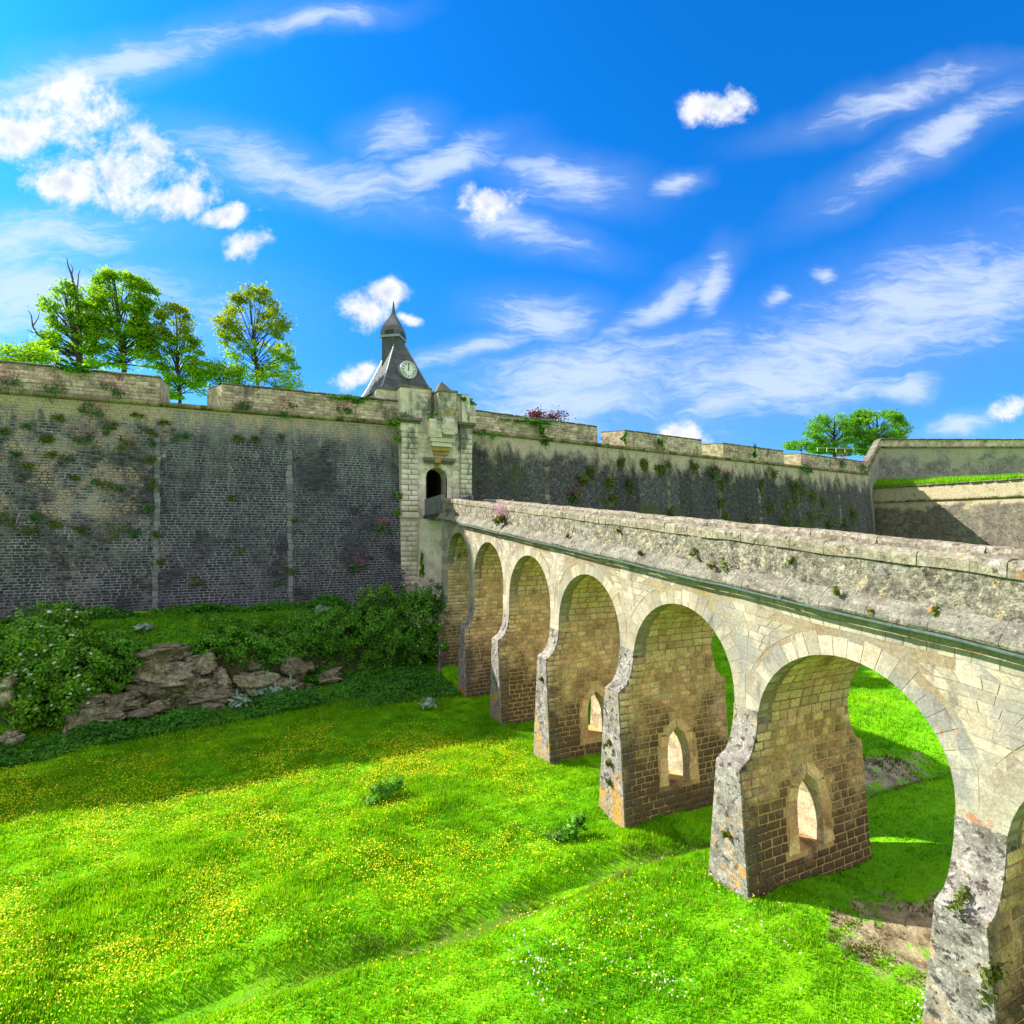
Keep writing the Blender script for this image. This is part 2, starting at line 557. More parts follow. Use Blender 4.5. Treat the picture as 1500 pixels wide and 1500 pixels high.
MAT['buttress'] = stone('buttress lichen stone', [(0.09, 0.08, 0.07), (0.24, 0.225, 0.205), (0.40, 0.385, 0.37)], 2.2, 0.12, [
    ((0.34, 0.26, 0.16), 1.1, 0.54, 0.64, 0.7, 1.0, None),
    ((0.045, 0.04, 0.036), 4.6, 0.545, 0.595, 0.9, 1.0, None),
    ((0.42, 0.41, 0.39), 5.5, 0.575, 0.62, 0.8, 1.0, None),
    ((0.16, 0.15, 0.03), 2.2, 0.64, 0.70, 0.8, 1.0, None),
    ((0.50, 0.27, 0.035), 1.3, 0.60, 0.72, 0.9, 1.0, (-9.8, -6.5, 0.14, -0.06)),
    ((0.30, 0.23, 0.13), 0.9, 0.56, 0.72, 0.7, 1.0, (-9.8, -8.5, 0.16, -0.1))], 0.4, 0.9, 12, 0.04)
MAT['coping'] = stone('bridge coping', [(0.125, 0.112, 0.082), (0.25, 0.225, 0.165), (0.35, 0.325, 0.25)], 2.0, 0.18, [
    ((0.38, 0.365, 0.345), 4.0, 0.57, 0.63, 0.7, 1.0, None),
    ((0.055, 0.048, 0.042), 4.8, 0.60, 0.65, 0.85, 1.0, None),
    ((0.52, 0.22, 0.05), 2.8, 0.62, 0.68, 0.85, 1.0, None)], 0.45, 0.9, 16, 0.03, hue=0.012)
MAT['rubble'] = stone('bridge parapet rubble', [(0.10, 0.09, 0.075), (0.21, 0.19, 0.155), (0.33, 0.30, 0.24)], 2.8, 0.1, [
    ((0.25, 0.245, 0.235), 0.9, 0.54, 0.66, 0.7, 1.0, None),
    ((0.44, 0.35, 0.20), 3.0, 0.57, 0.63, 0.75, 1.0, None),
    ((0.055, 0.05, 0.045), 4.2, 0.575, 0.63, 0.85, 0.8, None),
    ((0.40, 0.39, 0.37), 6.0, 0.61, 0.65, 0.75, 1.0, None)], 0.8, 1.0, 7, 0.09, cell=6.0)
MAT['ledge'] = stone('bridge ledge stone', [(0.105, 0.098, 0.08), (0.20, 0.19, 0.155), (0.30, 0.288, 0.24)], 2.0, 0.18, [
    ((0.06, 0.053, 0.048), 4.0, 0.58, 0.64, 0.8, 1.0, None),
    ((0.34, 0.33, 0.315), 4.6, 0.59, 0.64, 0.7, 1.0, None),
    ((0.50, 0.23, 0.07), 2.4, 0.64, 0.69, 0.8, 1.0, None),
    ((0.20, 0.20, 0.05), 1.1, 0.66, 0.75, 0.6, 1.0, None)], 0.45, 0.9, 10, 0.05, hue=0.012)
MAT['gate'] = stone('gate ashlar', [(0.41, 0.345, 0.295), (0.68, 0.58, 0.50), (0.78, 0.68, 0.61)], 0.9, 0.2, [
    ((0.13, 0.13, 0.125), 0.55, 0.54, 0.68, 0.85, 0.5, (4, 12, -0.02, 0.10)),
    ((0.42, 0.28, 0.07), 0.9, 0.68, 0.76, 0.7, 1.0, None),
    ((0.07, 0.085, 0.03), 0.9, 0.65, 0.74, 0.7, 0.5, None)], 0.3, 0.5)
MAT['gate_ochre'] = stone('ochre gate stone', [(0.36, 0.22, 0.06), (0.48, 0.34, 0.13)], 1.4, 0.2, [
    ((0.10, 0.09, 0.06), 1.0, 0.58, 0.7, 0.7, 1, None)], 0.3, 0.5)
MAT['gate_joint'] = stone('gate joint', [(0.13, 0.125, 0.10), (0.24, 0.225, 0.175)], 1.0, 0.05, [], 0.3, 0.5)
MAT['far_wall'] = stone('far bastion wall', [(0.14, 0.125, 0.12), (0.26, 0.235, 0.215), (0.36, 0.325, 0.29)], 0.6, 0.1, [
    ((0.07, 0.07, 0.068), 0.4, 0.54, 0.70, 0.8, 0.25, None),
    ((0.40, 0.36, 0.27), 0.3, 0.58, 0.72, 0.8, 1.0, (8, 13.5, -0.15, 0.22))], 0.6, 0.8, 8, 0.05, cell=3.5)
MAT['low_wall'] = stone('low bastion wall', [(0.065, 0.06, 0.05), (0.135, 0.122, 0.095), (0.20, 0.18, 0.135)], 1.2, 0.1, [
    ((0.42, 0.36, 0.24), 0.3, 0.60, 0.75, 0.9, 1.0, (1.5, 4.2, -0.15, 0.32)),
    ((0.16, 0.155, 0.035), 0.5, 0.56, 0.70, 0.7, 1.0, None),
    ((0.06, 0.057, 0.053), 0.7, 0.56, 0.7, 0.6, 0.4, None)], 0.7, 0.9, 8, 0.05, cell=3.5)
MAT['slate'] = stone('roof slate', [(0.06, 0.064, 0.078), (0.10, 0.105, 0.122), (0.155, 0.155, 0.165)], 1.2, 0.22, [
    ((0.24, 0.19, 0.13), 1.0, 0.60, 0.75, 0.5, 0.5, None)], 0.25, 0.4, 18, 0.01, rough=0.75)
MAT['lead'] = plain('lead flashing', (0.27, 0.285, 0.31), 0.45, 0.3)
MAT['white'] = plain('clock enamel', (0.78, 0.77, 0.74), 0.35)
MAT['clock_rim'] = plain('clock rim zinc', (0.45, 0.47, 0.50), 0.4, 0.4)
MAT['black'] = plain('black paint and opening shade', (0.015, 0.015, 0.018), 0.4)
MAT['dark_wood_shade'] = plain('dark timber and passage shade', (0.05, 0.042, 0.036), 0.7)
MAT['pipe'] = plain('weathered green pipe', (0.07, 0.105, 0.09), 0.75, 0.0, 0.2, 0.35)
MAT['rock'] = stone('limestone rock', [(0.095, 0.083, 0.045), (0.28, 0.25, 0.155), (0.48, 0.45, 0.32)], 3.4, 0.4, [
    ((0.07, 0.055, 0.04), 4.0, 0.56, 0.62, 0.85, 1.8, None),
    ((0.06, 0.05, 0.042), 1.0, 0.54, 0.66, 0.8, 1.4, None),
    ((0.05, 0.07, 0.02), 0.8, 0.58, 0.68, 0.8, 1, None),
    ((0.36, 0.20, 0.06), 0.7, 0.66, 0.74, 0.6, 1, None)], 0.5, 1.0, 6, 0.10)
MAT['rail'] = plain('pale weathered rail', (0.5, 0.5, 0.45), 0.7)
MAT['bark'] = stone('tree bark', [(0.045, 0.036, 0.028), (0.10, 0.085, 0.065)], 3, 0.1, [], 0.4, 0.8)
MAT['dead_wood'] = stone('dead wood', [(0.075, 0.052, 0.045), (0.13, 0.10, 0.085)], 3, 0.1, [], 0.3, 0.5)
MAT['leaf_tree'] = leafmat('tree leaf', (0.10, 0.24, 0.015), (0.30, 0.50, 0.03), 0.58, (1.5, 1.5, 0.3))
MAT['leaf_tree_rust'] = leafmat('rusty tipped tree leaf', (0.12, 0.22, 0.016), (0.34, 0.42, 0.03), 0.55, (1.5, 1.4, 0.3))
MAT['leaf_far'] = leafmat('far tree leaf', (0.08, 0.24, 0.04), (0.20, 0.44, 0.06), 0.5)
MAT['leaf_ivy'] = leafmat('ivy leaf', (0.014, 0.07, 0.004), (0.14, 0.40, 0.02), 0.22)
MAT['leaf_elder'] = leafmat('elder leaf', (0.012, 0.07, 0.004), (0.20, 0.46, 0.02), 0.25)
MAT['leaf_tuft'] = leafmat('wall tuft leaf', (0.05, 0.085, 0.012), (0.17, 0.21, 0.025), 0.25)
MAT['leaf_valerian'] = leafmat('valerian leaf', (0.04, 0.11, 0.04), (0.10, 0.22, 0.07), 0.2)
MAT['leaf_grey'] = leafmat('grey felted leaf', (0.14, 0.26, 0.18), (0.34, 0.46, 0.36), 0.2)
MAT['leaf_red'] = leafmat('dark red leaf', (0.06, 0.014, 0.018), (0.14, 0.03, 0.03), 0.3, (1.6, .6, .5))
MAT['leaf_weed'] = leafmat('nettle leaf', (0.02, 0.10, 0.008), (0.08, 0.30, 0.016), 0.25, (1.4, 1.5, 0.5), 0.6)
MAT['moss'] = leafmat('moss and thyme', (0.07, 0.085, 0.010), (0.19, 0.20, 0.02), 0.2)
MAT['pink'] = leafmat('pink valerian flower', (0.38, 0.06, 0.14), (0.62, 0.16, 0.28), 0.25, (1.2, 1, 1))
MAT['mauve'] = leafmat('mauve flower', (0.5, 0.14, 0.38), (0.75, 0.32, 0.6), 0.25, (1.2, 1, 1))
MAT['cream'] = leafmat('cream elder flower', (0.55, 0.56, 0.36), (0.78, 0.78, 0.62), 0.2, (1, 1, 1))
MAT['yellow'] = leafmat('buttercup', (0.72, 0.68, 0.0), (0.90, 0.88, 0.01), 0.3, (1, 1, 1))
MAT['daisy'] = leafmat('daisy', (0.6, 0.6, 0.52), (0.82, 0.82, 0.78), 0.2, (1, 1, 1))


def grassmat(name, blade):
    m = bpy.data.materials.new(name)
    m.use_nodes = True
    n = NT(m.node_tree)
    f = n.math('ADD', n.math('MULTIPLY', n.noise(0.35, 6, 0.6), 0.8), n.math('MULTIPLY', n.noise(3.0, 5, 0.7), 0.45))
    if blade:
        f = n.math('ADD', f, n.math('MULTIPLY', n.island(), 0.35))
        f = n.math('SUBTRACT', f, 0.12)
        straw = n.sstep(n.island(), 0.90, 0.93)
    c = n.ramp(f, [(0.36, (0.05, 0.25, 0.004)), (0.6, (0.145, 0.46, 0.004)), (0.86, (0.27, 0.57, 0.005))])
    if blade:
        c = n.mix(n.math('MULTIPLY', straw, 0.8), c, (0.40, 0.42, 0.10))
        c = n.hsv(c, v=n.sstep(n.noise(1.4, 5, 0.7), 0.35, 0.65, 0.78, 1.15, False))
    x = n.xyz(n.pos())
    # trodden bare soil under the sixth arch and along the cunette
    d1 = n.math('POWER', n.math('MULTIPLY', n.math('SUBTRACT', x[0], 13.9), 0.34), 2.0)
    d2 = n.math('POWER', n.math('MULTIPLY', n.math('SUBTRACT', x[1], 7.7), 0.58), 2.0)
    bare = n.math('SUBTRACT', 1.1, n.math('ADD', d1, d2))
    e1 = n.math('POWER', n.math('MULTIPLY', n.math('SUBTRACT', x[0], 24.4), 0.24), 2.0)
    e2 = n.math('POWER', n.math('MULTIPLY', n.math('SUBTRACT', x[1], 14.6), 0.75), 2.0)
    bare = n.math('MAXIMUM', bare, n.math('SUBTRACT', 1.1, n.math('ADD', e1, e2)))
    bare = n.math('MULTIPLY_ADD', n.noise(1.6, 6, 0.7), 3.0, n.math('SUBTRACT', bare, 1.65))
    wob = n.math('MULTIPLY_ADD', n.noise(0.25, 3, 0.5), 1.6, -0.8)
    dd = n.math('ABSOLUTE', n.math('SUBTRACT', n.math('ADD', x[1], wob), 13.4))
    cun = n.math('MULTIPLY_ADD', n.noise(1.1, 6, 0.75), 2.0, n.math('MULTIPLY_ADD', dd, -0.75, -0.48))
    mk2 = (n.math('MULTIPLY', n.math('MULTIPLY', n.sstep(cun, 0.0, 0.5), 0.9 if not blade else 0.6), n.sstep(x[0], -2.0, 9.0, 0.30, 1.0)))
    soil = n.ramp(n.noise(2.5, 6, 0.7), [(0.35, (0.14, 0.105, 0.06)), (0.65, (0.50, 0.43, 0.28))])
    if blade:
        soil = n.ramp(n.noise(2.5, 5, 0.7), [(0.35, (0.05, 0.095, 0.010)), (0.65, (0.15, 0.19, 0.03))])
    mk = n.sstep(bare, 0.35, 0.8)
    rut = n.ramp(n.noise(2.2, 6, 0.75), [(0.38, (0.030, 0.034, 0.012)), (0.5, (0.075, 0.095, 0.018)), (0.66, (0.17, 0.15, 0.07))])
    c = n.mix(mk2, c, rut)
    c = n.mix(mk, c, soil)
    if not blade:
        # earth showing on the steep face of the bank
        n.pos()
        nz = n.xyz(n._pos.outputs['Normal'])[2]
        c = n.mix(n.sstep(nz, 0.55, 0.85, 1, 0), c, n.ramp(n.noise(1.8, 6, 0.7), [(0.35, (0.05, 0.038, 0.024)), (0.7, (0.15, 0.115, 0.07))]))
        n.surf(c, 0.95, n.bump(n.noise(7, 6, 0.7), 0.8, 0.1), 0.1)
    else:
        n.surf(c, 0.7, None, 0.12, 0, (0.42, (1.55, 1.2, 0.4)))
    return m


MAT['ground'] = grassmat('meadow ground', False)
MAT['grass'] = grassmat('grass blade', True)

# ------------------------------------------------------------------ ground
def sm(x):
    x = np.clip(x, 0, 1)
    return x * x * (3 - 2 * x)


def vnoise(u, v, seed=0):
    r = np.random.RandomState(seed)
    t = 0
    for k in range(7):
        a, b, p = r.uniform(-1, 1, 3)
        f = 0.18 * 1.55 ** k
        nrm = math.hypot(a, b) + 1e-6
        t = t + np.sin((u * a / nrm + v * b / nrm) * f * 2 * math.pi / 1.6 + p * 9) / (1.35 ** k)
    return t / 2.6


def height(u, v):
    u = np.asarray(u, dtype=float)
    v = np.asarray(v, dtype=float)
    m = -10.22 + 0.75 * sm((15 - v) / 7.0)
    m = m + 0.10 * vnoise(u * 0.6, v * 0.6, 3) + 0.05 * vnoise(u * 2.2, v * 2.2, 5)
    m = m - 0.5 * np.exp(-((v - 13.5 + 0.25 * np.sin(u * 0.45)) / 0.6) ** 2) + 0.16 * vnoise(u * 0.9, v * 1.3, 17) * (v < 31)
    ve = 34.6 + 0.2 * (u + 2) + 0.5 * vnoise(u * 0.8, u * 0.0, 11)
    ve = np.clip(ve, 32.0, 38.0)
    lf = 1 - sm((u - 13) / 3.0)
    fq = (1 - 0.72 * sm((u - 4.5) / 5.5)) * lf
    m = m + 0.7 * sm((v - ve + 5) / 5) * lf
    top = -6.35 + np.clip(v - 37, -3, 6) * 0.17 + 0.12 * vnoise(u * 1.3, v * 1.3, 8)
    m = m + (top - m) * fq * sm((v - ve) / 2.4)
    # bank at the foot of the right curtain and the lower bastion
    m = m + 2.2 * sm((v - 36) / 8) * sm((u - 16) / 6)
    return m


def axis(a, b, step, lo, hi):
    core = np.arange(a, b + 1e-6, step)
    left = a - np.geomspace(0.6, a - lo, 16)[::-1]
    right = b + np.geomspace(0.6, hi - b, 16)
    return np.concatenate([left, core, right])


gu = axis(-34, 40, 0.33, -900, 900)
gv = axis(1, 46, 0.33, -900, 900)
GU, GV = np.meshgrid(gu, gv, indexing='ij')
GZ = height(GU, GV)
V = np.stack([GU, GV, GZ], -1).reshape(-1, 3)
ni, nj = len(gu), len(gv)
I, J = np.meshgrid(np.arange(ni - 1), np.arange(nj - 1), indexing='ij')
A = (I * nj + J).ravel()
Fq = np.stack([A, A + nj, A + nj + 1, A + 1], -1)
tag(link('ground', mesh_np('ground', V, Fq, MAT['ground'], True)), kind='structure')


# ------------------------------------------------------------------ blocks (stones, bricks)
def block_variants(n, inset=0.07, jit=0.05, seed=1, depth_front=0.35):
    r = random.Random(seed)
    out = []
    for _ in range(n):
        J = lambda a: a + r.uniform(-jit, jit)
        c = [(-.5, -.5), (.5, -.5), (.5, .5), (-.5, .5)]
        ring = [(J(x * 0.97), J(z * 0.97)) for x, z in c]
        front = [(x * (1 - inset * 2), z * (1 - inset * 2)) for x, z in ring]
        v = [(x, .5, z) for x, z in ring] + [(x, -.5 + depth_front, z) for x, z in ring]
        v += [(x, -.5 + r.uniform(-.08, .12), z) for x, z in front]
        f = []
        for k in (0, 4):
            for i in range(4):
                j = (i + 1) % 4
                f.append((k + i, k + j, k + 4 + j, k + 4 + i))
        f.append((8, 9, 10, 11))
        out.append((np.array(v), np.array(f)))
    return out


BV = block_variants(7)
FLATB = block_variants(5, 0.018, 0.02, 5, 0.2)


def frame(p, ex, n, w_, d, h, sink=0.5):
    """matrix of a block: p centre of its front on the surface, ex along, n outward; proud by (1-sink)*d"""
    ex = Vector(ex).normalized()
    n = Vector(n).normalized()
    ez = n.cross(ex) * -1
    if ez.z < 0:
        ez = -ez
    c = Vector(p) + n * (d * (0.5 - sink))
    m = Matrix.Identity(4)
    for i in range(3):
        m[i][0] = ex[i] * w_
        m[i][1] = -n[i] * d
        m[i][2] = ez[i] * h
        m[i][3] = c[i]
    return m


def place_blocks(parent, name, stuffname, mats, mat, limit=300, variants=None, rank=True):
    """the blocks that show largest are parts, the rest one joined part"""
    variants = variants or BV
    if rank and len(mats) > limit:
        def area(m):
            x, y, Y = proj(*m.translation)
            s = (m.col[0].to_3d().length * m.col[2].to_3d().length) / max(Y, 1) ** 2
            return s if (-20 < x < 1520 and -20 < y < 1520) else s * 0.01
        mats = sorted(mats, key=area, reverse=True)
    key = (name, mat.name)
    mes = []
    for k, (v, f) in enumerate(variants):
        mes.append(mesh_np(name, v, f, mat))
    r = random.Random(len(mats))
    for m in mats[:limit]:
        o = bpy.data.objects.new(name, r.choice(mes))
        COL.objects.link(o)
        o.parent = parent
        o.matrix_parent_inverse = parent.matrix_basis.inverted()
        o.matrix_basis = m
    rest = mats[limit:]
    if rest:
        Vs, Fs, n = [], [], 0
        for m in rest:
            v, f = r.choice(variants)
            M4 = np.array(m)
            Vs.append(v @ M4[:3, :3].T + M4[:3, 3])
            Fs.append(f + n)
            n += len(v)
        o = link(stuffname, mesh_np(stuffname, np.concatenate(Vs), np.concatenate(Fs), mat), parent)
        tag(o, kind='stuff')


def roll_variant(k=7):
    """half-round moulding stone, unit length along x, bulging to -y"""
    pr = [(0.5, -0.5)] + [(-0.5 * math.cos(t) * 1.0, 0.5 * math.sin(t)) for t in np.linspace(-math.pi / 2, math.pi / 2, k)] + [(0.5, 0.5)]
    v = [(-.495, a, b) for a, b in pr] + [(.495, a, b) for a, b in pr]
    n = len(pr)
    f = [(i, i + 1, n + i + 1, n + i) for i in range(n - 1)]
    fe = [(0, i, i + 1, i + 2) for i in range(1, n - 2, 2)] + [(n, n + i + 2, n + i + 1, n + i) for i in range(1, n - 2, 2)]
    return [(np.array(v), np.array(f + fe))]


ROLL = roll_variant()

# ------------------------------------------------------------------ curtain walls
ZB, ZC, ZT = -11.0, 8.5, 10.65


def line_wall(thing_o, p0, p1, wall_mat, cheek_gaps, brick=None, base_out=1.85, thick=3.2, slab_len=0.95, top=ZT):
    """battered wall between p0 and p1 (u,v of the face at cordon height), its cordon and its merlons.
    cheek_gaps: list of (start, end) distances along the wall left open as embrasures"""
    p0, p1 = Vector((*p0, 0)), Vector((*p1, 0))
    L = (p1 - p0).length
    e = (p1 - p0) / L
    nrm = Vector((e.y, -e.x, 0))
    if nrm.y > 0:
        nrm = -nrm

    def P(s, z, off=0.0):
        t = (ZC - z) / (ZC - ZB)
        o = off + (base_out * max(t, 0))
        q = p0 + e * s + nrm * o
        return Vector((q.x, q.y, z))
    g = MB()
    ns = max(2, int(L / 2.0))
    for i in range(ns):
        s0, s1 = L * i / ns, L * (i + 1) / ns
        g.poly([P(s0, ZB), P(s1, ZB), P(s1, ZC), P(s0, ZC)])
        g.poly([P(s0, ZC), P(s1, ZC), P(s1, ZC, -thick), P(s0, ZC, -thick)])
        g.poly([P(s1, ZB, -thick), P(s0, ZB, -thick), P(s0, ZC, -thick), P(s1, ZC, -thick)])
    for s in (0, L):
        g.poly([P(s, ZB), P(s, ZC), P(s, ZC, -thick), P(s, ZB, -thick)])
    g.build('wall_body', wall_mat, thing_o)
    # cordon roll in stones
    ms = []
    s = 0.0
    r = random.Random(int(L * 10))
    while s < L - 0.2:
        l = min(r.uniform(0.8, 1.25), L - s)
        c = P(s + l / 2, ZC + 0.19, 0.04 + r.uniform(-.02, .02))
        ms.append(frame(c, e, nrm, l * 0.99, 0.46, 0.36, 0.5))
        s += l
    place_blocks(thing_o, 'cordon_stone', 'cordon_stones', ms, MAT['cordon'], 300, ROLL)
    # merlons
    cuts = [0.0]
    for a, b in cheek_gaps:
        cuts += [a, b]
    cuts.append(L)
    slabs, mst = [], []
    for k in range(0, len(cuts), 2):
        a, b = cuts[k], cuts[k + 1]
        sp0 = min(1.1, a - cuts[k - 1] - .95) / .9 if k > 0 else 0.0
        sp1 = 0.2 if k + 2 < len(cuts) else 0.0
        q = MB()
        th = 2.6
        z0, z1 = ZC + 0.37, top - 0.14
        lo = [P(a, z0, -.06), P(b, z0, -.06), P(b + sp1 * 0.9, z0, -th), P(a - sp0 * 0.9, z0, -th)]
        hi = [P(a + .05, z1, -.12), P(b - .05, z1, -.12), P(b + sp1 * 0.9, z1 + .05, -th), P(a - sp0 * 0.9, z1 + .05, -th)]
        q.hexa(lo + hi)
        mer = q.build('merlon', MAT['parapet'], thing_o)
        for (on, ia, ib) in ((sp0, 0, 3), (sp1, 1, 2)):
            if on:
                c = MB()
                d = e * (-0.012 if ia == 0 else 0.012)
                c.poly([lo[ia] + d, lo[ib] + d, hi[ib] + d, hi[ia] + d])
                c.build('cheek', MAT['cheek'], mer)
        zz = z0
        while zz < z1 - .1:
            hh_ = min(r.uniform(.2, .3), z1 - zz)
            s = a + .03 + r.uniform(0, .2)
            while s < b - .15:
                l = min(r.uniform(.35, .8) * max(1, slab_len), b - s - .03)
                mst.append(frame(P(s + l / 2, zz + hh_ / 2, -.06 - .06 * (zz + hh_ / 2 - z0) / (z1 - z0)), e, nrm, l - r.uniform(.02, .06), .08, hh_ - r.uniform(.02, .05), r.uniform(.35, .6)))
                s += l
            zz += hh_
        s = a
        while s < b - 0.15:
            l = min(r.uniform(0.75, 1.15) * slab_len, b - s)
            c = P(s + l / 2, z1 + 0.07 + r.uniform(-.02, .02), -0.10)
            slabs.append(frame(c, e, nrm, l * 0.99, 0.5, 0.15, 0.86))
            s += l
        q = MB()
        q.hexa([P(a + .05, z1 + .002, -.55), P(b - .05, z1 + .002, -.55), P(b + sp1 * .85, z1 + .055, -th - .05), P(a - sp0 * .85, z1 + .055, -th - .05),
                P(a + .05, z1 + .13, -.56), P(b - .05, z1 + .13, -.56), P(b + sp1 * .85, z1 + .2, -th - .05), P(a - sp0 * .85, z1 + .2, -th - .05)])
        q.build('turf_top', MAT['moss'], mer)
    place_blocks(thing_o, 'coping_slab', 'coping_slabs', slabs, MAT['slab'], 300)
    place_blocks(thing_o, 'parapet_stone', 'parapet_stones', mst, MAT['parapet'], 300)
    return P, e, nrm, L


# left curtain: from beyond the left edge of the photo to the gate
lw = thing('rampart_wall', 'dark high curtain wall left of the clock gate, lighter rubble at its left end', 'wall', (-4, 44, ZB))
PL, eL, nL, LL = line_wall(lw, (-30, 44), (10.4, 44), MAT['wall_mortar'], [(23.7, 27.4)])
bricks, rubble = [], []
r = random.Random(3)
z = -6.6
while z < ZC - 0.1:
    h = r.uniform(0.165, 0.205)
    s = 11.0 + r.uniform(0, .4)
    while s < LL - 0.3:
        l = r.uniform(0.27, 0.54)
        u = -30 + s + l / 2
        nb = (Vector((0, -1, 0)) * math.cos(0.0946) + Vector((0, 0, 1)) * math.sin(0.0946))
        p = PL(s + l / 2, z + h / 2)
        rough_zone = u + 0.9 * math.sin(z * 0.7) < -6.4
        m_ = frame(p, eL, nb, l - (0.042 if not rough_zone else r.uniform(.02, .09)), 0.05, h - (0.042 if not rough_zone else r.uniform(.02, .08)), 0.55 if not rough_zone else r.uniform(.3, .6))
        (rubble if rough_zone else bricks).append(m_)
        s += l
    z += h
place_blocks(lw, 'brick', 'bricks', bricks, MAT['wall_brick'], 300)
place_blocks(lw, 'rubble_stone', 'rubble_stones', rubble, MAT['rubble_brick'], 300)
# vertical chains of pale stones set into the wall
for xs, dark in ((229, True), (425, False)):
    cs = []
    z = -6.2
    up_, vp_, _ = on_line(xs, 0, 43.2, 1, 0)
    while z < (7.6 if dark else 6.3):
        h = r.uniform(0.34, 0.5)
        wd = r.uniform(0.34, 0.5) if (not dark and z > 1) else 0.34
        s = up_ + 30 + r.uniform(-.05, .05)
        p = PL(s, z + h / 2)
        cs.append(frame(p, eL, (0, -.9955, .0945), wd, 0.10, h - .012, 0.35))
        z += h
    place_blocks(lw, 'chain_stone', 'chain_stones', cs, MAT['chain'])

# right curtain, turning slightly away
u1, v1, _ = on_line(1272, 16.0, 44.4, math.cos(math.radians(7)), math.sin(math.radians(7)))
RW0, RW1 = (16.0, 44.4), (u1, v1)
rw = thing('rampart_wall', 'long dark curtain wall right of the clock gate running away behind the bridge', 'wall', (40, 47, ZB))
du, dv = RW1[0] - RW0[0], RW1[1] - RW0[1]
LR = math.hypot(du, dv)


def sR(x):
    a, b, _ = on_line(x, RW0[0], RW0[1], du, dv)
    return math.hypot(a - RW0[0], b - RW0[1])


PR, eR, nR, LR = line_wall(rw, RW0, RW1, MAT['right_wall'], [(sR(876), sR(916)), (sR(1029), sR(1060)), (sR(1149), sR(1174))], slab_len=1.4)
cs = []
for xs in (798, 890, 975, 1050, 1108, 1165, 1225):
    z = r.uniform(-2, 1)
    while z < r.uniform(5.5, 7.5):
        h = r.uniform(0.4, 0.6)
        p = PR(sR(xs) + r.uniform(-.12, .12), z + h / 2)
        cs.append(frame(p, eR, nR + Vector((0, 0, .0945)), r.uniform(.35, .6), 0.12, h - .02, 0.5))
        z += h * r.choice((1, 1, 2.0))
place_blocks(rw, 'chain_stone', 'chain_stones', cs, MAT['slab'])
# terreplein behind the walls
q = MB()
q.poly([(-200, 46.2, 9.2), (8.0, 46.2, 9.2), (8.0, 52, 9.2), (18, 52, 9.2), (18, 47.4, 9.2), (RW1[0] + 4, RW1[1] + 3, 9.2), (RW1[0] + 40, RW1[1] + 60, 9.2), (-200, 240, 9.2)])
tag(q.build('terrace', MAT['ground']), kind='structure')


# ------------------------------------------------------------------ gate
gt = thing('gate_tower', 'pale stone gate tower with arched doorway and corbelled box at the bridge end', 'gate', (13.1, 43.5, ZB))
VF = 43.0
GU0, GU1 = 10.1, 16.1
D0, D1, DS, DZ, DT = 12.15, 13.95, 4.35, 1.2, 5.15
# front wall with the doorway cut through
q = MB()
VB = 44.6


def wall_piece(mb, x0, x1, z0, z1, v0=VF, v1=VB):
    mb.box(x0, x1, v0, v1, z0, z1)


wall_piece(q, GU0, D0, ZB, 9.0)
wall_piece(q, D1, GU1, ZB, 9.0)
wall_piece(q, D0, D1, ZB, DZ)
N = 12
cx_, R_ = (D0 + D1) / 2, (D1 - D0) / 2
for i in range(N):
    a0, a1 = math.pi * i / N, math.pi * (i + 1) / N
    xa, xb = cx_ - R_ * math.cos(a0), cx_ - R_ * math.cos(a1)
    za, zb = DS + 0.8 * math.sin(a0), DS + 0.8 * math.sin(a1)
    q.hexa([(xa, VF, za), (xb, VF, zb), (xb, VB, zb), (xa, VB, za), (xa, VF, 9.0), (xb, VF, 9.0), (xb, VB, 9.0), (xa, VB, 9.0)])
q.build('front_wall', MAT['gate'], gt)
# passage behind the doorway, its shade put into the dark wall colour
q = MB()
q.box(D0 - .5, D0 + .0, VB, 53, DZ, 6)
q.box(D1, D1 + .5, VB, 53, DZ, 6)
q.box(D0 - .5, D1 + .5, VB, 53, 5.2, 5.7)
q.box(D0 - .5, D1 + .5, VB, 53, DZ - .3, DZ)
q.box(D0 - .5, D1 + .5, 53, 53.4, DZ - .3, 5.7)
q.build('passage', MAT['dark_wood_shade'], gt)
q = MB()
for i in range(5):
    q.box(D0 + 0.02 + i * 0.17, D0 + 0.175 + i * 0.17, VB + .9, VB + 1.0, DZ, 4.9)
q.build('door', MAT['dark_wood_shade'], gt)
# upper attic of the tower, in steps
q = MB()
q.box(10.1, 12.7, VF + .25, VB + 1.2, 9.0, 11.55)
q.box(14.55, 15.95, VF + .35, VB + 1.2, 9.0, 11.35)
q.box(12.7, 14.55, VF + .6, VB + 1.2, 9.0, 11.3)
q.build('attic', MAT['gate'], gt)
q = MB()
q.box(15.95, 17.0, VF + 1.3, VB + 2.5, 8.87, 10.95)
q.build('side_attic', MAT['gate'], gt)
q = MB()
q.box(15.9, 17.1, VF + 1.25, VB + 2.6, 10.95, 11.1)
q.build('side_coping', MAT['slab'], gt)
q = MB()
q.box(8.45, 10.08, 44.3, 46.6, 9.0, 11.45)
q.build('guardroom_wall', MAT['gate'], gt)
for (a, b, v0, zz) in ((10.0, 10.9, VF + .12, 11.55), (10.9, 12.75, VF + .2, 11.55), (14.5, 16.05, VF + .28, 11.35), (8.4, 10.0, 44.22, 11.45)):
    q = MB()
    q.box(a, b, v0, VB + 1.25, zz, zz + 0.17)
    q.build('attic_coping', MAT['slab'], gt)
ash = []
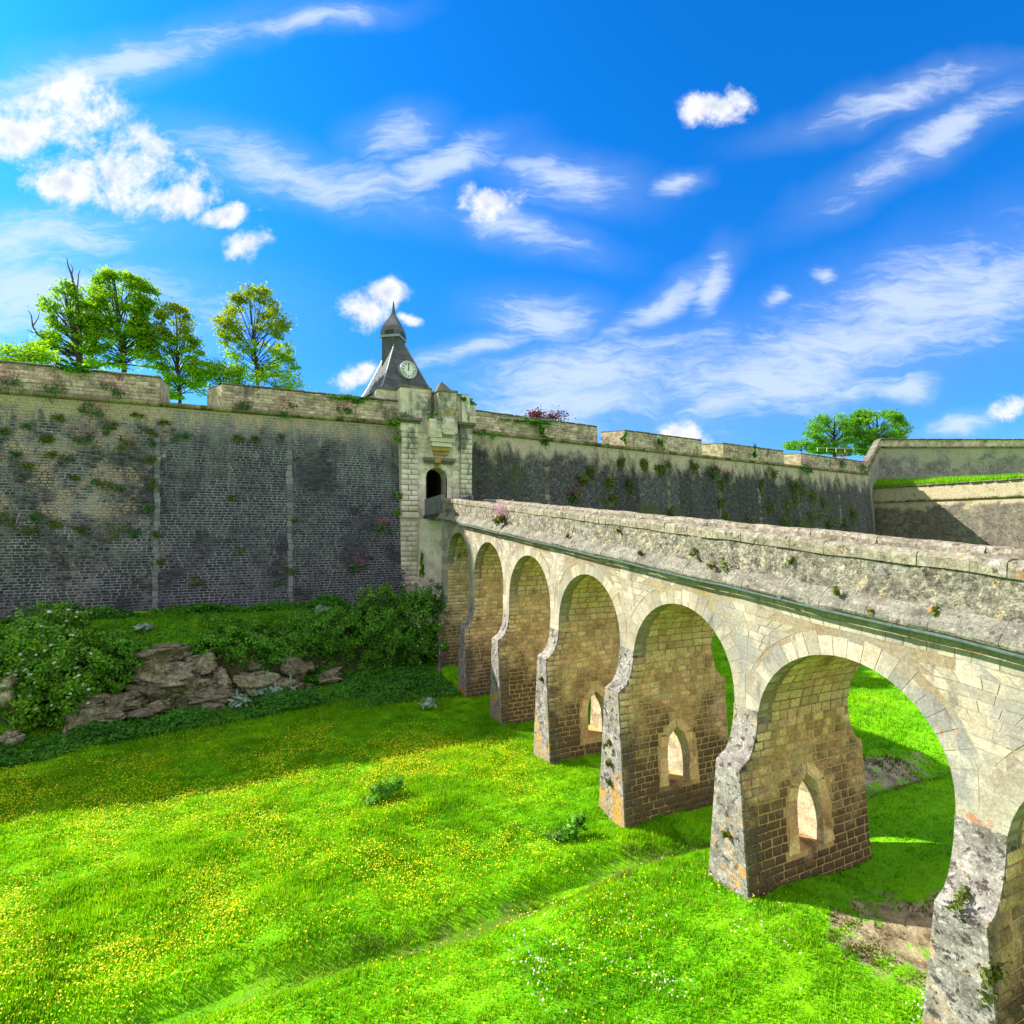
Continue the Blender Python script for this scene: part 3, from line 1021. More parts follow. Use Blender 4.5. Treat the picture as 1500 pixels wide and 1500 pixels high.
for (a, b, v0, z0, z1) in ((10.1, 12.7, VF + .25, 9.05, 11.5), (14.55, 15.95, VF + .35, 9.05, 11.3), (12.95, 14.5, VF - .85, 9.1, 11.2), (8.45, 10.05, 44.3, 9.0, 11.4), (15.95, 17.0, VF + 1.3, 8.9, 10.9),
                         (12.25, 13.3, VF - .75, 7.6, 8.95), (13.3, 14.55, VF - .95, 8.0, 8.95), (11.48, 12.1, VF, 1.3, 5.4), (14.4, 15.08, VF, 1.3, 7.9), (11.48, 12.3, VF, 5.95, 7.9)):
    z = z0
    while z < z1 - .1:
        h = min(r.uniform(.3, .42), z1 - z)
        x = a + .01
        while x < b - .08:
            l = min(r.uniform(.4, .75), b - x)
            ash.append(frame((x + l / 2, v0 - r.uniform(.0, .016), z + h / 2), (1, 0, 0), (0, -1, 0), l - .02, .06, h - .022, .6))
            x += l
        z += h
place_blocks(gt, 'ashlar', 'ashlars', ash, MAT['gate'], 300, FLATB)
# corner posts of the attic
for (a, b) in ((10.05, 10.75), (11.05, 11.4), (15.3, 16.0)):
    q = MB()
    q.box(a, b, VF + .06, VF + .6, 9.05, 11.4)
    q.build('attic_post', MAT['gate'], gt)
# loopholes: flat black strips painted for the shade inside the slits
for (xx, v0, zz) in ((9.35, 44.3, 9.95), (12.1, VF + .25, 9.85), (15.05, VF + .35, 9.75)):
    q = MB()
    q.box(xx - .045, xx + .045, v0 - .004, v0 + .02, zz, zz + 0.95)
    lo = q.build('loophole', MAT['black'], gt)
    q = MB()
    for s_ in (-1, 1):
        q.box(xx + s_ * .10 - .05, xx + s_ * .10 + .05, v0 - .012, v0 + .02, zz - .05, zz + 1.0)
    q.build('frame', MAT['gate'], lo)
# ashlar of the corner pilasters, both columns
pil = []
for (a, b) in ((GU0, 11.45), (15.1, GU1)):
    z = -4.4
    row = 0
    while z < 8.0:
        h = r.uniform(0.36, 0.46)
        if 0.9 < z + h / 2 < 1.5:
            z += h
            continue
        cut = a + (b - a) * (0.42 if row % 2 else 0.62)
        out = 0.16 if z > 1.3 else 0.04
        for (p0, p1) in ((a, cut), (cut, b)):
            pil.append(frame(((p0 + p1) / 2, VF - out + .03 + r.uniform(-.012, .012), z + h / 2), (1, 0, 0), (0, -1, 0), p1 - p0 - .022, 0.2, h - .026, 0.5 - .1))
        z += h
        row += 1
place_blocks(gt, 'quoin', 'quoins', pil, MAT['gate'], 300, FLATB)
q = MB()
for (a, b) in ((GU0 + .03, 11.42), (15.13, GU1 - .03)):
    q.box(a, b, VF - .13, VF - .004, 1.5, 8.0)
q.build('pilaster_core', MAT['gate_joint'], gt)
# mouldings of the pilasters
for (a, b) in ((GU0, 11.45), (15.1, GU1)):
    for (z0, z1, o, nm) in ((8.0, 8.12, .24, 'string_course'), (8.12, 8.62, .17, 'frieze'), (8.62, 8.80, .34, 'cornice'), (8.80, 9.02, .50, 'cornice'), (1.05, 1.32, .26, 'base_moulding'), (1.32, 1.5, .18, 'base_moulding')):
        q = MB()
        e_ = o - .1
        q.box(a - e_ * .7, b + e_ * .7, VF - o, VF + .9, z0, z1 - .003)
        q.build(nm, MAT['slab'] if nm == 'cornice' else MAT['gate'], gt)
q = MB()
q.box(11.45, 12.2, VF - .07, VF + .002, 7.97, 8.10)
q.box(14.5, 15.1, VF - .07, VF + .002, 7.97, 8.10)
q.build('string_course', MAT['gate'], gt)
# voussoirs, jambs and hood of the doorway
vs = MB()
for i in range(9):
    a0, a1 = math.pi * (i + .03) / 9, math.pi * (i + .97) / 9
    pts = [(cx_ - rr * math.cos(a), VF - .06, DS + rr * .89 * math.sin(a)) for rr, a in ((R_, a0), (R_, a1), (R_ + .42, a1), (R_ + .42, a0))]
    m2 = MB()
    m2.prism(pts, (0, .1, 0))
    m2.build('voussoir', MAT['gate_ochre'] if i == 4 else MAT['gate'], gt)
for s_, xx in ((-1, D0), (1, D1)):
    z = DZ
    while z < DS - .1:
        h = min(r.uniform(.4, .55), DS - z)
        q = MB()
        x0, x1 = (xx - r.uniform(.32, .48), xx) if s_ < 0 else (xx, xx + r.uniform(.32, .48))
        q.box(x0, x1, VF - .05, VF + .3, z + .015, z + h)
        q.build('jamb_stone', MAT['gate'], gt)
        z += h
q = MB()
q.box(11.95, 14.6, VF - .42, VF + .02, 5.66, 5.92)
q.box(12.05, 14.5, VF - .28, VF + .02, 5.48, 5.655)
q.build('hood', MAT['slab'], gt)
q = MB()
q.box(cx_ - .24, cx_ + .24, VF - .45, VF - .2, 5.5, 5.98)
q.build('keystone', MAT['gate_ochre'], gt)
# corbelled box over the doorway
q = MB()
q.box(12.25, 13.3, VF - .75, VF + .05, 7.55, 9.0)
q.box(13.3, 14.55, VF - .95, VF + .05, 7.95, 9.0)
q.build('corbelled_box', MAT['gate'], gt)
q = MB()
q.box(13.2, 14.45, VF - 1.02, VF - .9, 8.25, 8.42)
q.box(13.35, 14.35, VF - 1.0, VF - .9, 7.8, 8.0)
q.build('box_moulding', MAT['gate'], gt)
for k, (w_, z0, z1, o) in enumerate(((1.02, 7.2, 7.53, .66), (.88, 6.85, 7.17, .54), (.74, 6.5, 6.82, .42), (.6, 6.18, 6.47, .30))):
    q = MB()
    q.box(13.4 - w_, 13.4 + w_ * .95, VF - o, VF + .03, z0, z1)
    q.build('corbel', MAT['gate_ochre'] if k >= 2 else MAT['gate'], gt)
q = MB()
q.box(12.95, 14.5, VF - .85, VF + .7, 9.02, 11.25)
q.build('box_tower', MAT['gate'], gt)
q = MB()
q.box(13.3, 14.45, VF - .88, VF - .8, 9.35, 10.0)
q.build('ochre_panel', MAT['gate_ochre'], gt)
q = MB()
q.box(12.85, 14.6, VF - .95, VF + .75, 11.25, 11.42)
q.build('box_coping', MAT['slab'], gt)
q = MB()
cxx, cyy = 13.42, VF - .2
for (x0, y0, x1, y1) in ((12.85, VF - .95, 14.05, VF - .95), (14.05, VF - .95, 14.05, VF + .6), (14.05, VF + .6, 12.85, VF + .6), (12.85, VF + .6, 12.85, VF - .95)):
    q.poly([(x0, y0, 11.42), (x1, y1, 11.42), (cxx, cyy, 12.25)])
q.build('cap', MAT['slab'], gt)

# clock roof
cr = thing('clock_roof', 'steep grey slate roof with a white clock and a small domed lantern with a spike', 'roof', (10.6, 47.5, 11.5))
RA = math.radians(10)
RC = Vector((10.85, 47.4, 0))


def rl(x, y, z, a=RA):
    return Vector((RC.x + x * math.cos(a) - y * math.sin(a), RC.y + x * math.sin(a) + y * math.cos(a), z))


q = MB()
prof = [(2.65, 11.5), (2.28, 11.95), (1.9, 12.75), (1.42, 13.9), (0.9, 15.2), (0.55, 16.1)]
names = []
for sd in range(4):
    q = MB()
    for (h0, z0), (h1, z1) in zip(prof, prof[1:]):
        n_r = max(1, int((z1 - z0) / 0.16))
        for k in range(n_r):
            t0, t1 = k / n_r, (k + 1) / n_r
            ha, hb = h0 + (h1 - h0) * t0, h0 + (h1 - h0) * t1
            za, zb = z0 + (z1 - z0) * t0, z0 + (z1 - z0) * t1
            ha += 0.018
            c = [(-ha, -ha), (ha, -ha), (hb, -hb), (-hb, -hb)]
            pts = []
            for (x, y), z_ in zip(c, (za, za, zb, zb)):
                for _ in range(sd):
                    x, y = -y, x
                pts.append(rl(x, y, z_))
            q.poly(pts)
    q.build('slate_slope', MAT['slate'], cr)
q = MB()
for sx, sy in ((-1, -1), (1, -1), (1, 1), (-1, 1)):
    q.tube([rl(sx * h, sy * h, z_ + .02) for h, z_ in prof], 0.06, 5)
q.build('lead_hip', MAT['lead'], cr)
q = MB()
q.box(-2.45, 2.45, -2.45, 2.45, 8.9, 11.5)
q.v = [tuple(rl(*p)) for p in q.v]
q.build('roof_base', MAT['gate'], cr)
# lantern
LA = math.radians(-36)
RC2 = Vector((10.55, 47.6, 0))


def ll(x, y, z):
    return Vector((RC2.x + x * math.cos(LA) - y * math.sin(LA), RC2.y + x * math.sin(LA) + y * math.cos(LA), z))


lan = MB()
lan.box(-.76, .76, -.76, .76, 13.6, 16.75)
lan.v = [tuple(ll(*p)) for p in lan.v]
lan_o = lan.build('lantern', MAT['slate'], cr)
q = MB()
q.box(-.9, .9, -.9, .9, 16.75, 16.87)
q.box(-.85, .85, -.85, .85, 16.87, 16.97)
q.v = [tuple(ll(*p)) for p in q.v]
q.build('eave', MAT['lead'], lan_o)
q = MB()
dome = [(.86, 16.97), (.84, 17.35), (.72, 17.8), (.52, 18.25), (.32, 18.6), (.19, 18.9), (.11, 19.2), (.075, 19.6), (.03, 20.15)]
for (h0, z0), (h1, z1) in zip(dome, dome[1:]):
    for sd in range(4):
        pts = []
        for (x, y), z_ in zip(((-h0, -h0), (h0, -h0), (h1, -h1), (-h1, -h1)), (z0, z0, z1, z1)):
            for _ in range(sd):
                x, y = -y, x
            pts.append(ll(x, y, z_))
        q.poly(pts)
q.build('dome', MAT['slate'], lan_o)
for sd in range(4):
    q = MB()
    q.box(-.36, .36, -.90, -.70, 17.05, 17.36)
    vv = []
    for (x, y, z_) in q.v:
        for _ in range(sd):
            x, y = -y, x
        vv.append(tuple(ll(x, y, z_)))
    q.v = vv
    q.build('opening', MAT['black'], lan_o)  # black boxes stand in for the shade inside the lantern
# clock drum on the front slope
CC = rl(0.12, -2.05, 13.62)
fx = (rl(1, 0, 0) - rl(0, 0, 0))
fy = (rl(0, 1, 0) - rl(0, 0, 0))


def disc(mb, rad, y0, y1, n=28):
    a = [CC + fx * (rad * math.cos(2 * math.pi * i / n)) + Vector((0, 0, rad * math.sin(2 * math.pi * i / n))) + fy * y0 for i in range(n)]
    mb.prism(a, fy * (y1 - y0))


q = MB()
disc(q, .76, -.02, 1.2)
drum = q.build('clock', MAT['clock_rim'], cr)
q = MB()
disc(q, .62, -.035, 0)
q.build('dial', MAT['white'], drum)
q = MB()
nn = 28
for i in range(nn):
    t0, t1 = 2 * math.pi * i / nn, 2 * math.pi * (i + 1) / nn
    for (ra, rb, ya, yb) in ((.78, .74, -.02, -.09), (.74, .65, -.09, -.09), (.65, .62, -.09, -.03)):
        q.poly([CC + fx * (rr * math.cos(t)) + Vector((0, 0, rr * math.sin(t))) + fy * yy for rr, t, yy in ((ra, t0, ya), (ra, t1, ya), (rb, t1, yb), (rb, t0, yb))])
q.build('bezel', MAT['clock_rim'], drum)


def bar(mb, x0, z0, x1, z1, wd, y=-.05):
    a, b = Vector((x0, z0)), Vector((x1, z1))
    d = (b - a).normalized()
    n_ = Vector((-d.y, d.x)) * wd / 2
    pts = [CC + fx * p.x + Vector((0, 0, p.y)) + fy * y for p in (a - n_, b - n_, b + n_, a + n_)]
    mb.prism(pts, fy * .012)


ROM = ['XII', 'I', 'II', 'III', 'IIII', 'V', 'VI', 'VII', 'VIII', 'IX', 'X', 'XI']
q = MB()
for k, txt in enumerate(ROM):
    th = math.pi / 2 - k * math.pi / 6
    wd = {'I': .055, 'V': .10, 'X': .10}
    tot = sum(wd[c] for c in txt)
    xo = -tot / 2
    rd, td = Vector((math.cos(th), math.sin(th))), Vector((math.sin(th), -math.cos(th)))
    for c in txt:
        w_ = wd[c]
        lo_, hi_ = .43, .58
        A_ = lambda x, rr: rd * rr + td * (xo + x)
        if c == 'I':
            segs = [(A_(w_ / 2, lo_), A_(w_ / 2, hi_))]
        elif c == 'V':
            segs = [(A_(.01, hi_), A_(w_ / 2, lo_)), (A_(w_ - .01, hi_), A_(w_ / 2, lo_))]
        else:
            segs = [(A_(.01, hi_), A_(w_ - .01, lo_)), (A_(w_ - .01, hi_), A_(.01, lo_))]
        for a, b in segs:
            bar(q, a.x, a.y, b.x, b.y, .026)
        xo += w_
q.build('numerals', MAT['black'], drum)
q = MB()
bar(q, 0, -.08, 0, .52, .035, -.075)
q.build('minute_hand', MAT['black'], drum)
q = MB()
bar(q, 0.0, -.06, 0.012, .36, .075, -.062)
q.build('hour_hand', MAT['black'], drum)

# ------------------------------------------------------------------ bridge
br = thing('stone_bridge', 'long sloping stone bridge on tall arches leading to the clock gate', 'bridge', (13.85, 18, -10))
B0, B1 = 12.0, 15.7
V0, V1 = -8.0, 38.2
PER, OPN = 5.31, 4.54
ztop = lambda v: -0.97 + 0.0885 * v + .014 * math.sin(v * 1.3) + .010 * math.sin(v * 3.4 + 1)            # top of the parapet coping
zcor = lambda v: ztop(v) - 1.10                # top of the ledge
zapex = lambda v: -3.72 + 0.1035 * v
jl = [36.9 - PER * k for k in range(9)]         # high-v jamb of each arch (the one seen)
RAD = OPN / 2
ARCH = [(j - RAD, j - OPN, j) for j in jl if j > -8]
NS = 28
for (vc, va, vb) in ARCH:
    za = zapex(vc) - RAD * 1.015
    q = MB()
    pts = [(vc - RAD * math.cos(math.pi * i / NS), za + RAD * 1.015 * math.sin(math.pi * i / NS)) for i in range(NS + 1)]
    for (p, p2) in zip(pts, pts[1:]):
        for (uu, fl) in ((B0, 0), (B1, 1)):
            c = [(uu, p[0], p[1]), (uu, p2[0], p2[1]), (uu, p2[0], zcor(p2[0])), (uu, p[0], zcor(p[0]))]
            q.poly(c[::-1] if not fl else c)
        q.poly([(B0, *p), (B0, *p2), (B1, *p2), (B1, *p)])
    q.build('arch', MAT['joint'], br, weld=True)

ZTP = {}
tops = [-6.1, -5.82, -5.66, -5.70, -6.26, -6.86, -7.0, -7.0, -7.0]
piers = []
for k in range(len(ARCH) + 1):
    if k == 0:
        pv0, pv1 = jl[0], V1
        piers.append((pv0, pv1, -6.1, zapex(jl[0] - RAD) - RAD, True))
    else:
        pv0, pv1 = ARCH[k - 1][1] - (PER - OPN), ARCH[k - 1][1]
        if pv0 < V0:
            pv0 = V0
        piers.append((pv0, pv1, tops[min(k - 1, 8)], zapex(pv0 - 1.5) - RAD, False))
PROT = 0.66
BAT = 0.29 / 3.4


def uf(z, zt):
    zn = zt + 1.45
    if z >= zn:
        return 0.0
    if z >= zt:
        t = (zn - z) / (zn - zt)
        return PROT * (1 - math.sqrt(max(0, 1 - t * t)))
    return PROT


pier_frames, vault_frames, surround = [], [], []
rp = random.Random(12)
OPEN = {3: None, 4: None, 5: None}
for k, (pv0, pv1, zt, zs, far) in enumerate(piers):
    vm, hw = (pv0 + pv1) / 2, (pv1 - pv0) / 2
    gz = float(min(height(11.0, vm), height(16.5, vm))) - 0.5
    zup = zcor(pv0)
    HW = lambda z: hw + (BAT * (zt - z) if z < zt else 0.0)
    rows = [zup, (zup + zt + 1.45) / 2] + [zt + 1.45 * t for t in (1, .8, .6, .4, .25, .12, .05, 0)] + [zt - .001, zt - 1.2, zt - 2.4, gz]
    has = k in (3, 4, 5)
    oz0 = (-8.8 if k == 5 else -9.2 if k == 4 else -9.35)
    ozs, ozt = oz0 + 1.0, oz0 + 2.0
    oa, ob = 13.35, 14.35
    if has:
        rows += [oz0, ozs, ozt, ozt - .12, ozs + .4, ozs + .65, ozs + .85]
    rows = sorted(set(rows), reverse=True)

    def ow(z):
        """half width of the pointed opening at height z"""
        if not has or z > ozt + 1e-6 or z < oz0 - 1e-6:
            return None
        if z <= ozs:
            return 0.5
        t = (z - ozs) / (ozt - ozs)
        return 0.5 * math.sqrt(max(0, 1 - t ** 2.1))
    q = MB()
    oc = (oa + ob) / 2
    hd = MB()
    zsp_ = zapex(pv0 - RAD) - RAD * 1.015
    for z1, z0 in zip(rows, rows[1:]):
        a1, a0 = uf(z1, zt), uf(z0, zt)
        h1, h0 = HW(z1), HW(z0)
        L1, L0, R1, R0 = B0 - a1, B0 - a0, B1 + a1, B1 + a0
        w1, w0 = ow(z1), ow(z0)
        hole = w1 is not None and w0 is not None and z0 >= oz0 - 1e-6
        for sgn in (-1, 1):
            f1, f0 = vm + sgn * h1, vm + sgn * h0
            if hole:
                q.poly([(L0, f0, z0), (oc - w0, f0, z0), (oc - w1, f1, z1), (L1, f1, z1)])
                q.poly([(oc + w0, f0, z0), (R0, f0, z0), (R1, f1, z1), (oc + w1, f1, z1)])
            else:
                q.poly([(L0, f0, z0), (R0, f0, z0), (R1, f1, z1), (L1, f1, z1)])
        q.poly([(R0, vm - h0, z0), (R0, vm + h0, z0), (R1, vm + h1, z1), (R1, vm - h1, z1)])
        (hd if z0 >= zt + .8 else q).poly([(L0, vm + h0, z0), (L0, vm - h0, z0), (L1, vm - h1, z1), (L1, vm + h1, z1)])
        if abs(z1 - oz0) < 1e-6 and has:
            q.poly([(oc - .5, vm - h1, z1), (oc + .5, vm - h1, z1), (oc + .5, vm + h1, z1), (oc - .5, vm + h1, z1)])
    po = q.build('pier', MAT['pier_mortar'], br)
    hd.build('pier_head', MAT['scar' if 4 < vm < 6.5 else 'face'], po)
    # reveal of the opening
    if has:
        q = MB()
        zz = [z for z in rows if oz0 - 1e-6 <= z <= ozt + 1e-6]
        for z1, z0 in zip(zz, zz[1:]):
            w1, w0 = ow(z1), ow(z0)
            h1, h0 = HW(z1), HW(z0)
            for s_ in (-1, 1):
                q.poly([(oc + s_ * w0, vm - h0, z0), (oc + s_ * w0, vm + h0, z0), (oc + s_ * w1, vm + h1, z1), (oc + s_ * w1, vm - h1, z1)])
        q.build('opening_reveal', MAT['cheek'], po)
        # surround stones, slightly proud of the pier side
        m2 = [(oz0 - .0, ozs - .5), (ozs - .5, ozs), (ozs, ozs + .38), (ozs + .38, ozs + .72), (ozs + .72, ozt)]
        for s_ in (-1, 1):
            for i, (za, zb) in enumerate(m2):
                q = MB()
                wa, wb = ow(za), ow(zb)
                ex_a = .34 if i % 2 else .44
                oa_, ob_ = wa + ex_a * (1 if i < 3 else .95), wb + (.34 if i < 4 else .12)
                if i == 4:
                    ob_ = .18
                    zb2 = zb + .38
                else:
                    zb2 = zb
                lo4 = [(oc + s_ * wa, za), (oc + s_ * oa_, za + .01)]
                hi4 = [(oc + s_ * ob_, zb2 + (.1 if i == 3 else 0)), (oc + s_ * (wb + .001), zb)]
                if i == 4:
                    hi4 = [(oc + s_ * .30, zb + .20), (oc + s_ * .02, zb + .32), (oc + s_ * .02, zb)]
                pts2 = lo4 + hi4
                front = [(x, vm - HW(z_) - .03, z_) for x, z_ in pts2]
                q.prism(front, (0, .1, 0))
                q.build('surround_stone', MAT['vault'], po)
    # front of the pier: neck, cove, buttress, one course of stones after another
    zc = gz + .3
    first = True
    zfr = max(zapex(pv0 - RAD) - RAD * 1.015 + .02, zt + 1.5) if k else zup
    while zc < zfr - .05:
        hcr = rp.uniform(.38, .55)
        ze = min(zc + hcr, zfr)
        for b_ in (zt, zt + 1.45):
            if zc < b_ - .06 and ze > b_ - .06:
                ze = b_
        steps = max(1, int((ze - zc) / .16)) if zt - .01 <= zc < zt + 1.45 else 1
        q = MB()
        for i in range(steps):
            z0_, z1_ = zc + (ze - zc) * i / steps, zc + (ze - zc) * (i + 1) / steps - (.012 if i == steps - 1 else 0)
            c = []
            for z_ in (z0_, z1_):
                a_, h_ = uf(z_, zt) + .015, HW(z_) + .012
                c += [(B0 - a_, vm - h_, z_), (B0 - a_ + .5, vm - h_, z_), (B0 - a_ + .5, vm + h_, z_), (B0 - a_, vm + h_, z_)]
            q.hexa(c)
        mat_ = MAT['buttress'] if zc < zt + 1.2 else MAT['face']
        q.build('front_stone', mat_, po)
        zc = ze
    # stones of the side that faces the viewer
    nb0 = Vector((0, -1, 0))
    z = gz + .3
    spring = zapex(pv0 - RAD) - RAD * 1.015
    while z < spring - .05:
        h = rp.uniform(.19, .27)
        if z < zt:
            nb = Vector((0, -math.cos(BAT), math.sin(BAT)))
        else:
            nb = nb0
        u = B0 - uf(z + h / 2, zt) + .03
        first = True
        end = B1 + uf(z + h / 2, zt)
        while u < end - .12:
            l = min(rp.uniform(.26, .52) if not first else rp.choice((.34, .55)), end - u)
            prd = .016 if u < B0 - uf(z + h / 2, zt) + .55 else 0
            first = False
            cz = z + h / 2
            ok = True
            if has and oz0 - .12 < cz < ozt + .5:
                wv = ow(min(max(cz, oz0), ozt)) or 0
                wv += .42 if cz < ozt else .30
                if u + l > oc - wv and u < oc + wv:
                    if u < oc - wv - .1:
                        l = oc - wv - u
                    elif u + l > oc + wv + .1:
                        l = u + l - (oc + wv)
                        u = oc + wv
                    else:
                        ok = False
            if ok:
                pier_frames.append(frame((u + l / 2, vm - HW(cz) - prd, cz), (1, 0, 0), nb, l - .032, .06, h - .03, .6))
            u += l
        z += h
# vault stones on the side of each arch that shows
for (vc, va, vb) in ARCH:
    za = zapex(vc) - RAD * 1.015
    nr = 15
    for i in range(nr):
        t0, t1 = i / nr * math.radians(105), (i + 1) / nr * math.radians(105)
        t = (t0 + t1) / 2
        hh = RAD * (t1 - t0)
        p = (vc + RAD * math.cos(t), za + RAD * 1.015 * math.sin(t))
        u = B0 + .5 + rp.uniform(-.05, .05)
        while u < B1 - .1:
            l = min(rp.uniform(.3, .6), B1 - u)
            vault_frames.append(frame((u + l / 2, *p), (1, 0, 0), (0, -math.cos(t), -math.sin(t)), l - .025, .05, hh - .022, .6))
            u += l
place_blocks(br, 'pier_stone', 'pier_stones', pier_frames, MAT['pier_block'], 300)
place_blocks(br, 'vault_stone', 'vault_stones', vault_frames, MAT['vault'], 300)

# voussoirs on the face
NV = 23
for (vc, va, vb) in ARCH:
    if vc < 1:
        continue
    za = zapex(vc) - RAD * 1.015
    for i in range(NV):
        a0, a1 = math.pi * (i + .02) / NV, math.pi * (i + .98) / NV
        th = rp.choice((.36, .42, .48, .54)) + rp.uniform(-.04, .04)
        pr_ = rp.uniform(.004, .010)
        pts = []
        for rr, a in ((RAD, a0), (RAD, a1), (RAD + th, a1), (RAD + th, a0)):
            v_ = vc - rr * math.cos(a)
            z_ = za + rr * 1.015 * math.sin(a)
            v_ = min(max(v_, va - .37), vb + .37)
            pts.append((B0 - pr_, v_, min(z_, zcor(v_) - .5)))
        q = MB()
        q.prism(pts, (pr_ + .35, 0, 0))
        q.build('voussoir', MAT['scar'] if pts[0][1] < 6.9 and pts[0][2] < -3.2 else MAT['face'], br)

# coursed stones of the spandrels
nfs = 0
rest_f = MB()
RR = RAD + .56
for row in range(16):
    h = .22
    zoff = .47 + row * h
    zb_ = lambda v: zcor(v) - zoff - h + .014
    zt_ = lambda v: zcor(v) - zoff - .014

    def reach(vc, za, zf, sg):
        """where a course line leaves the ring of arch stones on side sg"""
        v_ = vc
        for _ in range(12):
            dz = (zf(v_) - za) / 1.015
            if dz >= RR:
                return vc
            hf = math.sqrt(RR * RR - dz * dz) if dz > 0 else RAD + .385
            v_ = vc + sg * max(hf, 0 if dz > 0 else RAD + .385)
        return v_
    bounds = [(V1, V1)]
    for (vc, va, vb) in ARCH:
        za = zapex(vc) - RAD * 1.015
        bounds += [(reach(vc, za, zb_, 1), reach(vc, za, zt_, 1)), (reach(vc, za, zb_, -1), reach(vc, za, zt_, -1))]
    bounds.append((V0, V0))
    for (hb, ht), (lb2, lt2) in zip(bounds[0::2], bounds[1::2]):
        L_ = max(hb - lb2, ht - lt2)
        if max(min(hb, ht) - max(lb2, lt2), 0) < .14 or L_ < .25:
            continue
        cuts, x = [0.0], rp.uniform(.2, .55) / L_
        while x < 1 - .22 / L_:
            cuts.append(x)
            x += rp.uniform(.26, .58) / L_
        cuts.append(1.0)
        for f0, f1 in zip(cuts, cuts[1:]):
            g_ = .013 / L_
            A_ = lambda f: (lb2 + (hb - lb2) * f, lt2 + (ht - lt2) * f)
            (b0_, t0_), (b1_, t1_) = A_(f0 + g_), A_(f1 - g_)
            if abs(b0_ - t0_) > .34 or abs(b1_ - t1_) > .34 or min(b1_ - b0_, t1_ - t0_) < .12:
                continue
            pr_ = rp.uniform(.003, .010)
            pts = [(B0 - pr_, b0_, zb_(b0_)), (B0 - pr_, b1_, zb_(b1_)), (B0 - pr_, t1_, zt_(t1_)), (B0 - pr_, t0_, zt_(t0_))]
            x_, y_, Y_ = proj(B0, (b0_ + b1_) / 2, pts[0][2])
            if nfs < 300 and -20 < x_ < 1530 and y_ < 1520 and b1_ < 24:
                q = MB()
                q.prism(pts, (pr_ + .12, 0, 0))
                q.build('face_stone', MAT['face'], br)
                nfs += 1
            else:
                rest_f.prism(pts, (pr_ + .12, 0, 0))
if rest_f.v:
    tag(rest_f.build('face_stones', MAT['face'], br), kind='stuff')

# ledge (sloping moulded cornice), stone by stone, both sides
for side in (0, 1):
    s = V0
    while s < V1 - .1:
        l = min(rp.uniform(.85, 1.25), V1 - s)
        a, b = s + .004, s + l - .004
        jt = rp.uniform(-.010, .010)
        prof_ = [(-.02, -.46), (-.24 + jt, -.455), (-.32 + jt, -.42), (-.345 + jt, -.36), (-.325 + jt, -.30), (-.25 + jt, -.205), (-.12 + jt, -.085), (.02, .02), (.3, .02), (.3, -.46)]
        q = MB()
        nst = 3
        ring = []
        for i in range(nst + 1):
            v_ = a + (b - a) * i / nst
            ring.append([((B0 + o + rp.uniform(-.012, .012)) if side == 0 else (B1 - o), v_, zcor(v_) + dz + rp.uniform(-.01, .01)) for o, dz in prof_])
        for r0, r1 in zip(ring, ring[1:]):
            for i in range(len(prof_)):
                j = (i + 1) % len(prof_)
                q.poly([r0[i], r0[j], r1[j], r1[i]])
        q.poly(ring[0])
        q.poly(ring[-1][::-1])
        if side == 0:
            q.build('ledge_stone', MAT['ledge'], br)
        else:
            q.build('ledge_stone', MAT['ledge'], br)
        s += l
# parapet walls
PW = .42
for side, (a, b) in enumerate(((B0 + .03, B0 + .03 + PW), (B1 - .03 - PW, B1 - .03))):
    q = MB()
    n_ = 90
    for i in range(n_):
        va, vb = V0 + (V1 - V0) * i / n_, V0 + (V1 - V0) * (i + 1) / n_
        for fl in range(2):
            uu = a if fl == 0 else b
            for kz in range(3):
                f0, f1 = kz / 3, (kz + 1) / 3
                jj = lambda v, f: uu + .012 * math.sin(v * 5.1 + f * 9) + .008 * math.sin(v * 11.7 + f * 23)
                pt = lambda v, f: (jj(v, f), v, zcor(v) - .05 + (.79 + .05) * f)
                q.poly([pt(va, f0), pt(vb, f0), pt(vb, f1), pt(va, f1)])
        ja = lambda v: (a + .012 * math.sin(v * 5.1 + 9) + .008 * math.sin(v * 11.7 + 23), v, zcor(v) + .79)
        jb = lambda v: (b + .012 * math.sin(v * 5.1 + 9) + .008 * math.sin(v * 11.7 + 23), v, zcor(v) + .79)
        q.poly([ja(va), jb(va), jb(vb), ja(vb)])
    q.build('parapet_wall', MAT['rubble'], br, weld=True)
    s = V0
    while s < V1 - .1:
        l = min(rp.uniform(.38, .58), V1 - s)
        va, vb = s + .004, s + l - .004
        o = MB()
        e0, e1 = a - .05 + rp.uniform(-.018, .018), b + .05 + rp.uniform(-.018, .018)
        dz = rp.uniform(-.015, .015)
        zc0, zc1 = zcor(va) + .79, zcor(vb) + .79
        t0, t1 = ztop(va) + dz, ztop(vb) + dz
        cols_ = [(e0, .0), (e0 - .01, .20), (e0 + .03, .28), (e0 + .12, .315), ((e0 + e1) / 2, .33), (e1 - .12, .315), (e1 - .03, .28), (e1 + .01, .2), (e1, .0)]
        nst = 4
        ring = []
        for i in range(nst + 1):
            v_ = va + (vb - va) * i / nst
            ring.append([(x + rp.uniform(-.012, .012), v_, zcor(v_) + .79 + (dz + hh if hh > 0 else 0) + rp.uniform(-.01, .01) * (hh > 0)) for x, hh in cols_])
        for r0, r1 in zip(ring, ring[1:]):
            for i in range(len(cols_) - 1):
                o.poly([r0[i], r0[i + 1], r1[i + 1], r1[i]])
        o.poly(ring[0][::-1])
        o.poly(ring[-1])
        o.build('coping_stone', MAT['coping'], br)
        s += l
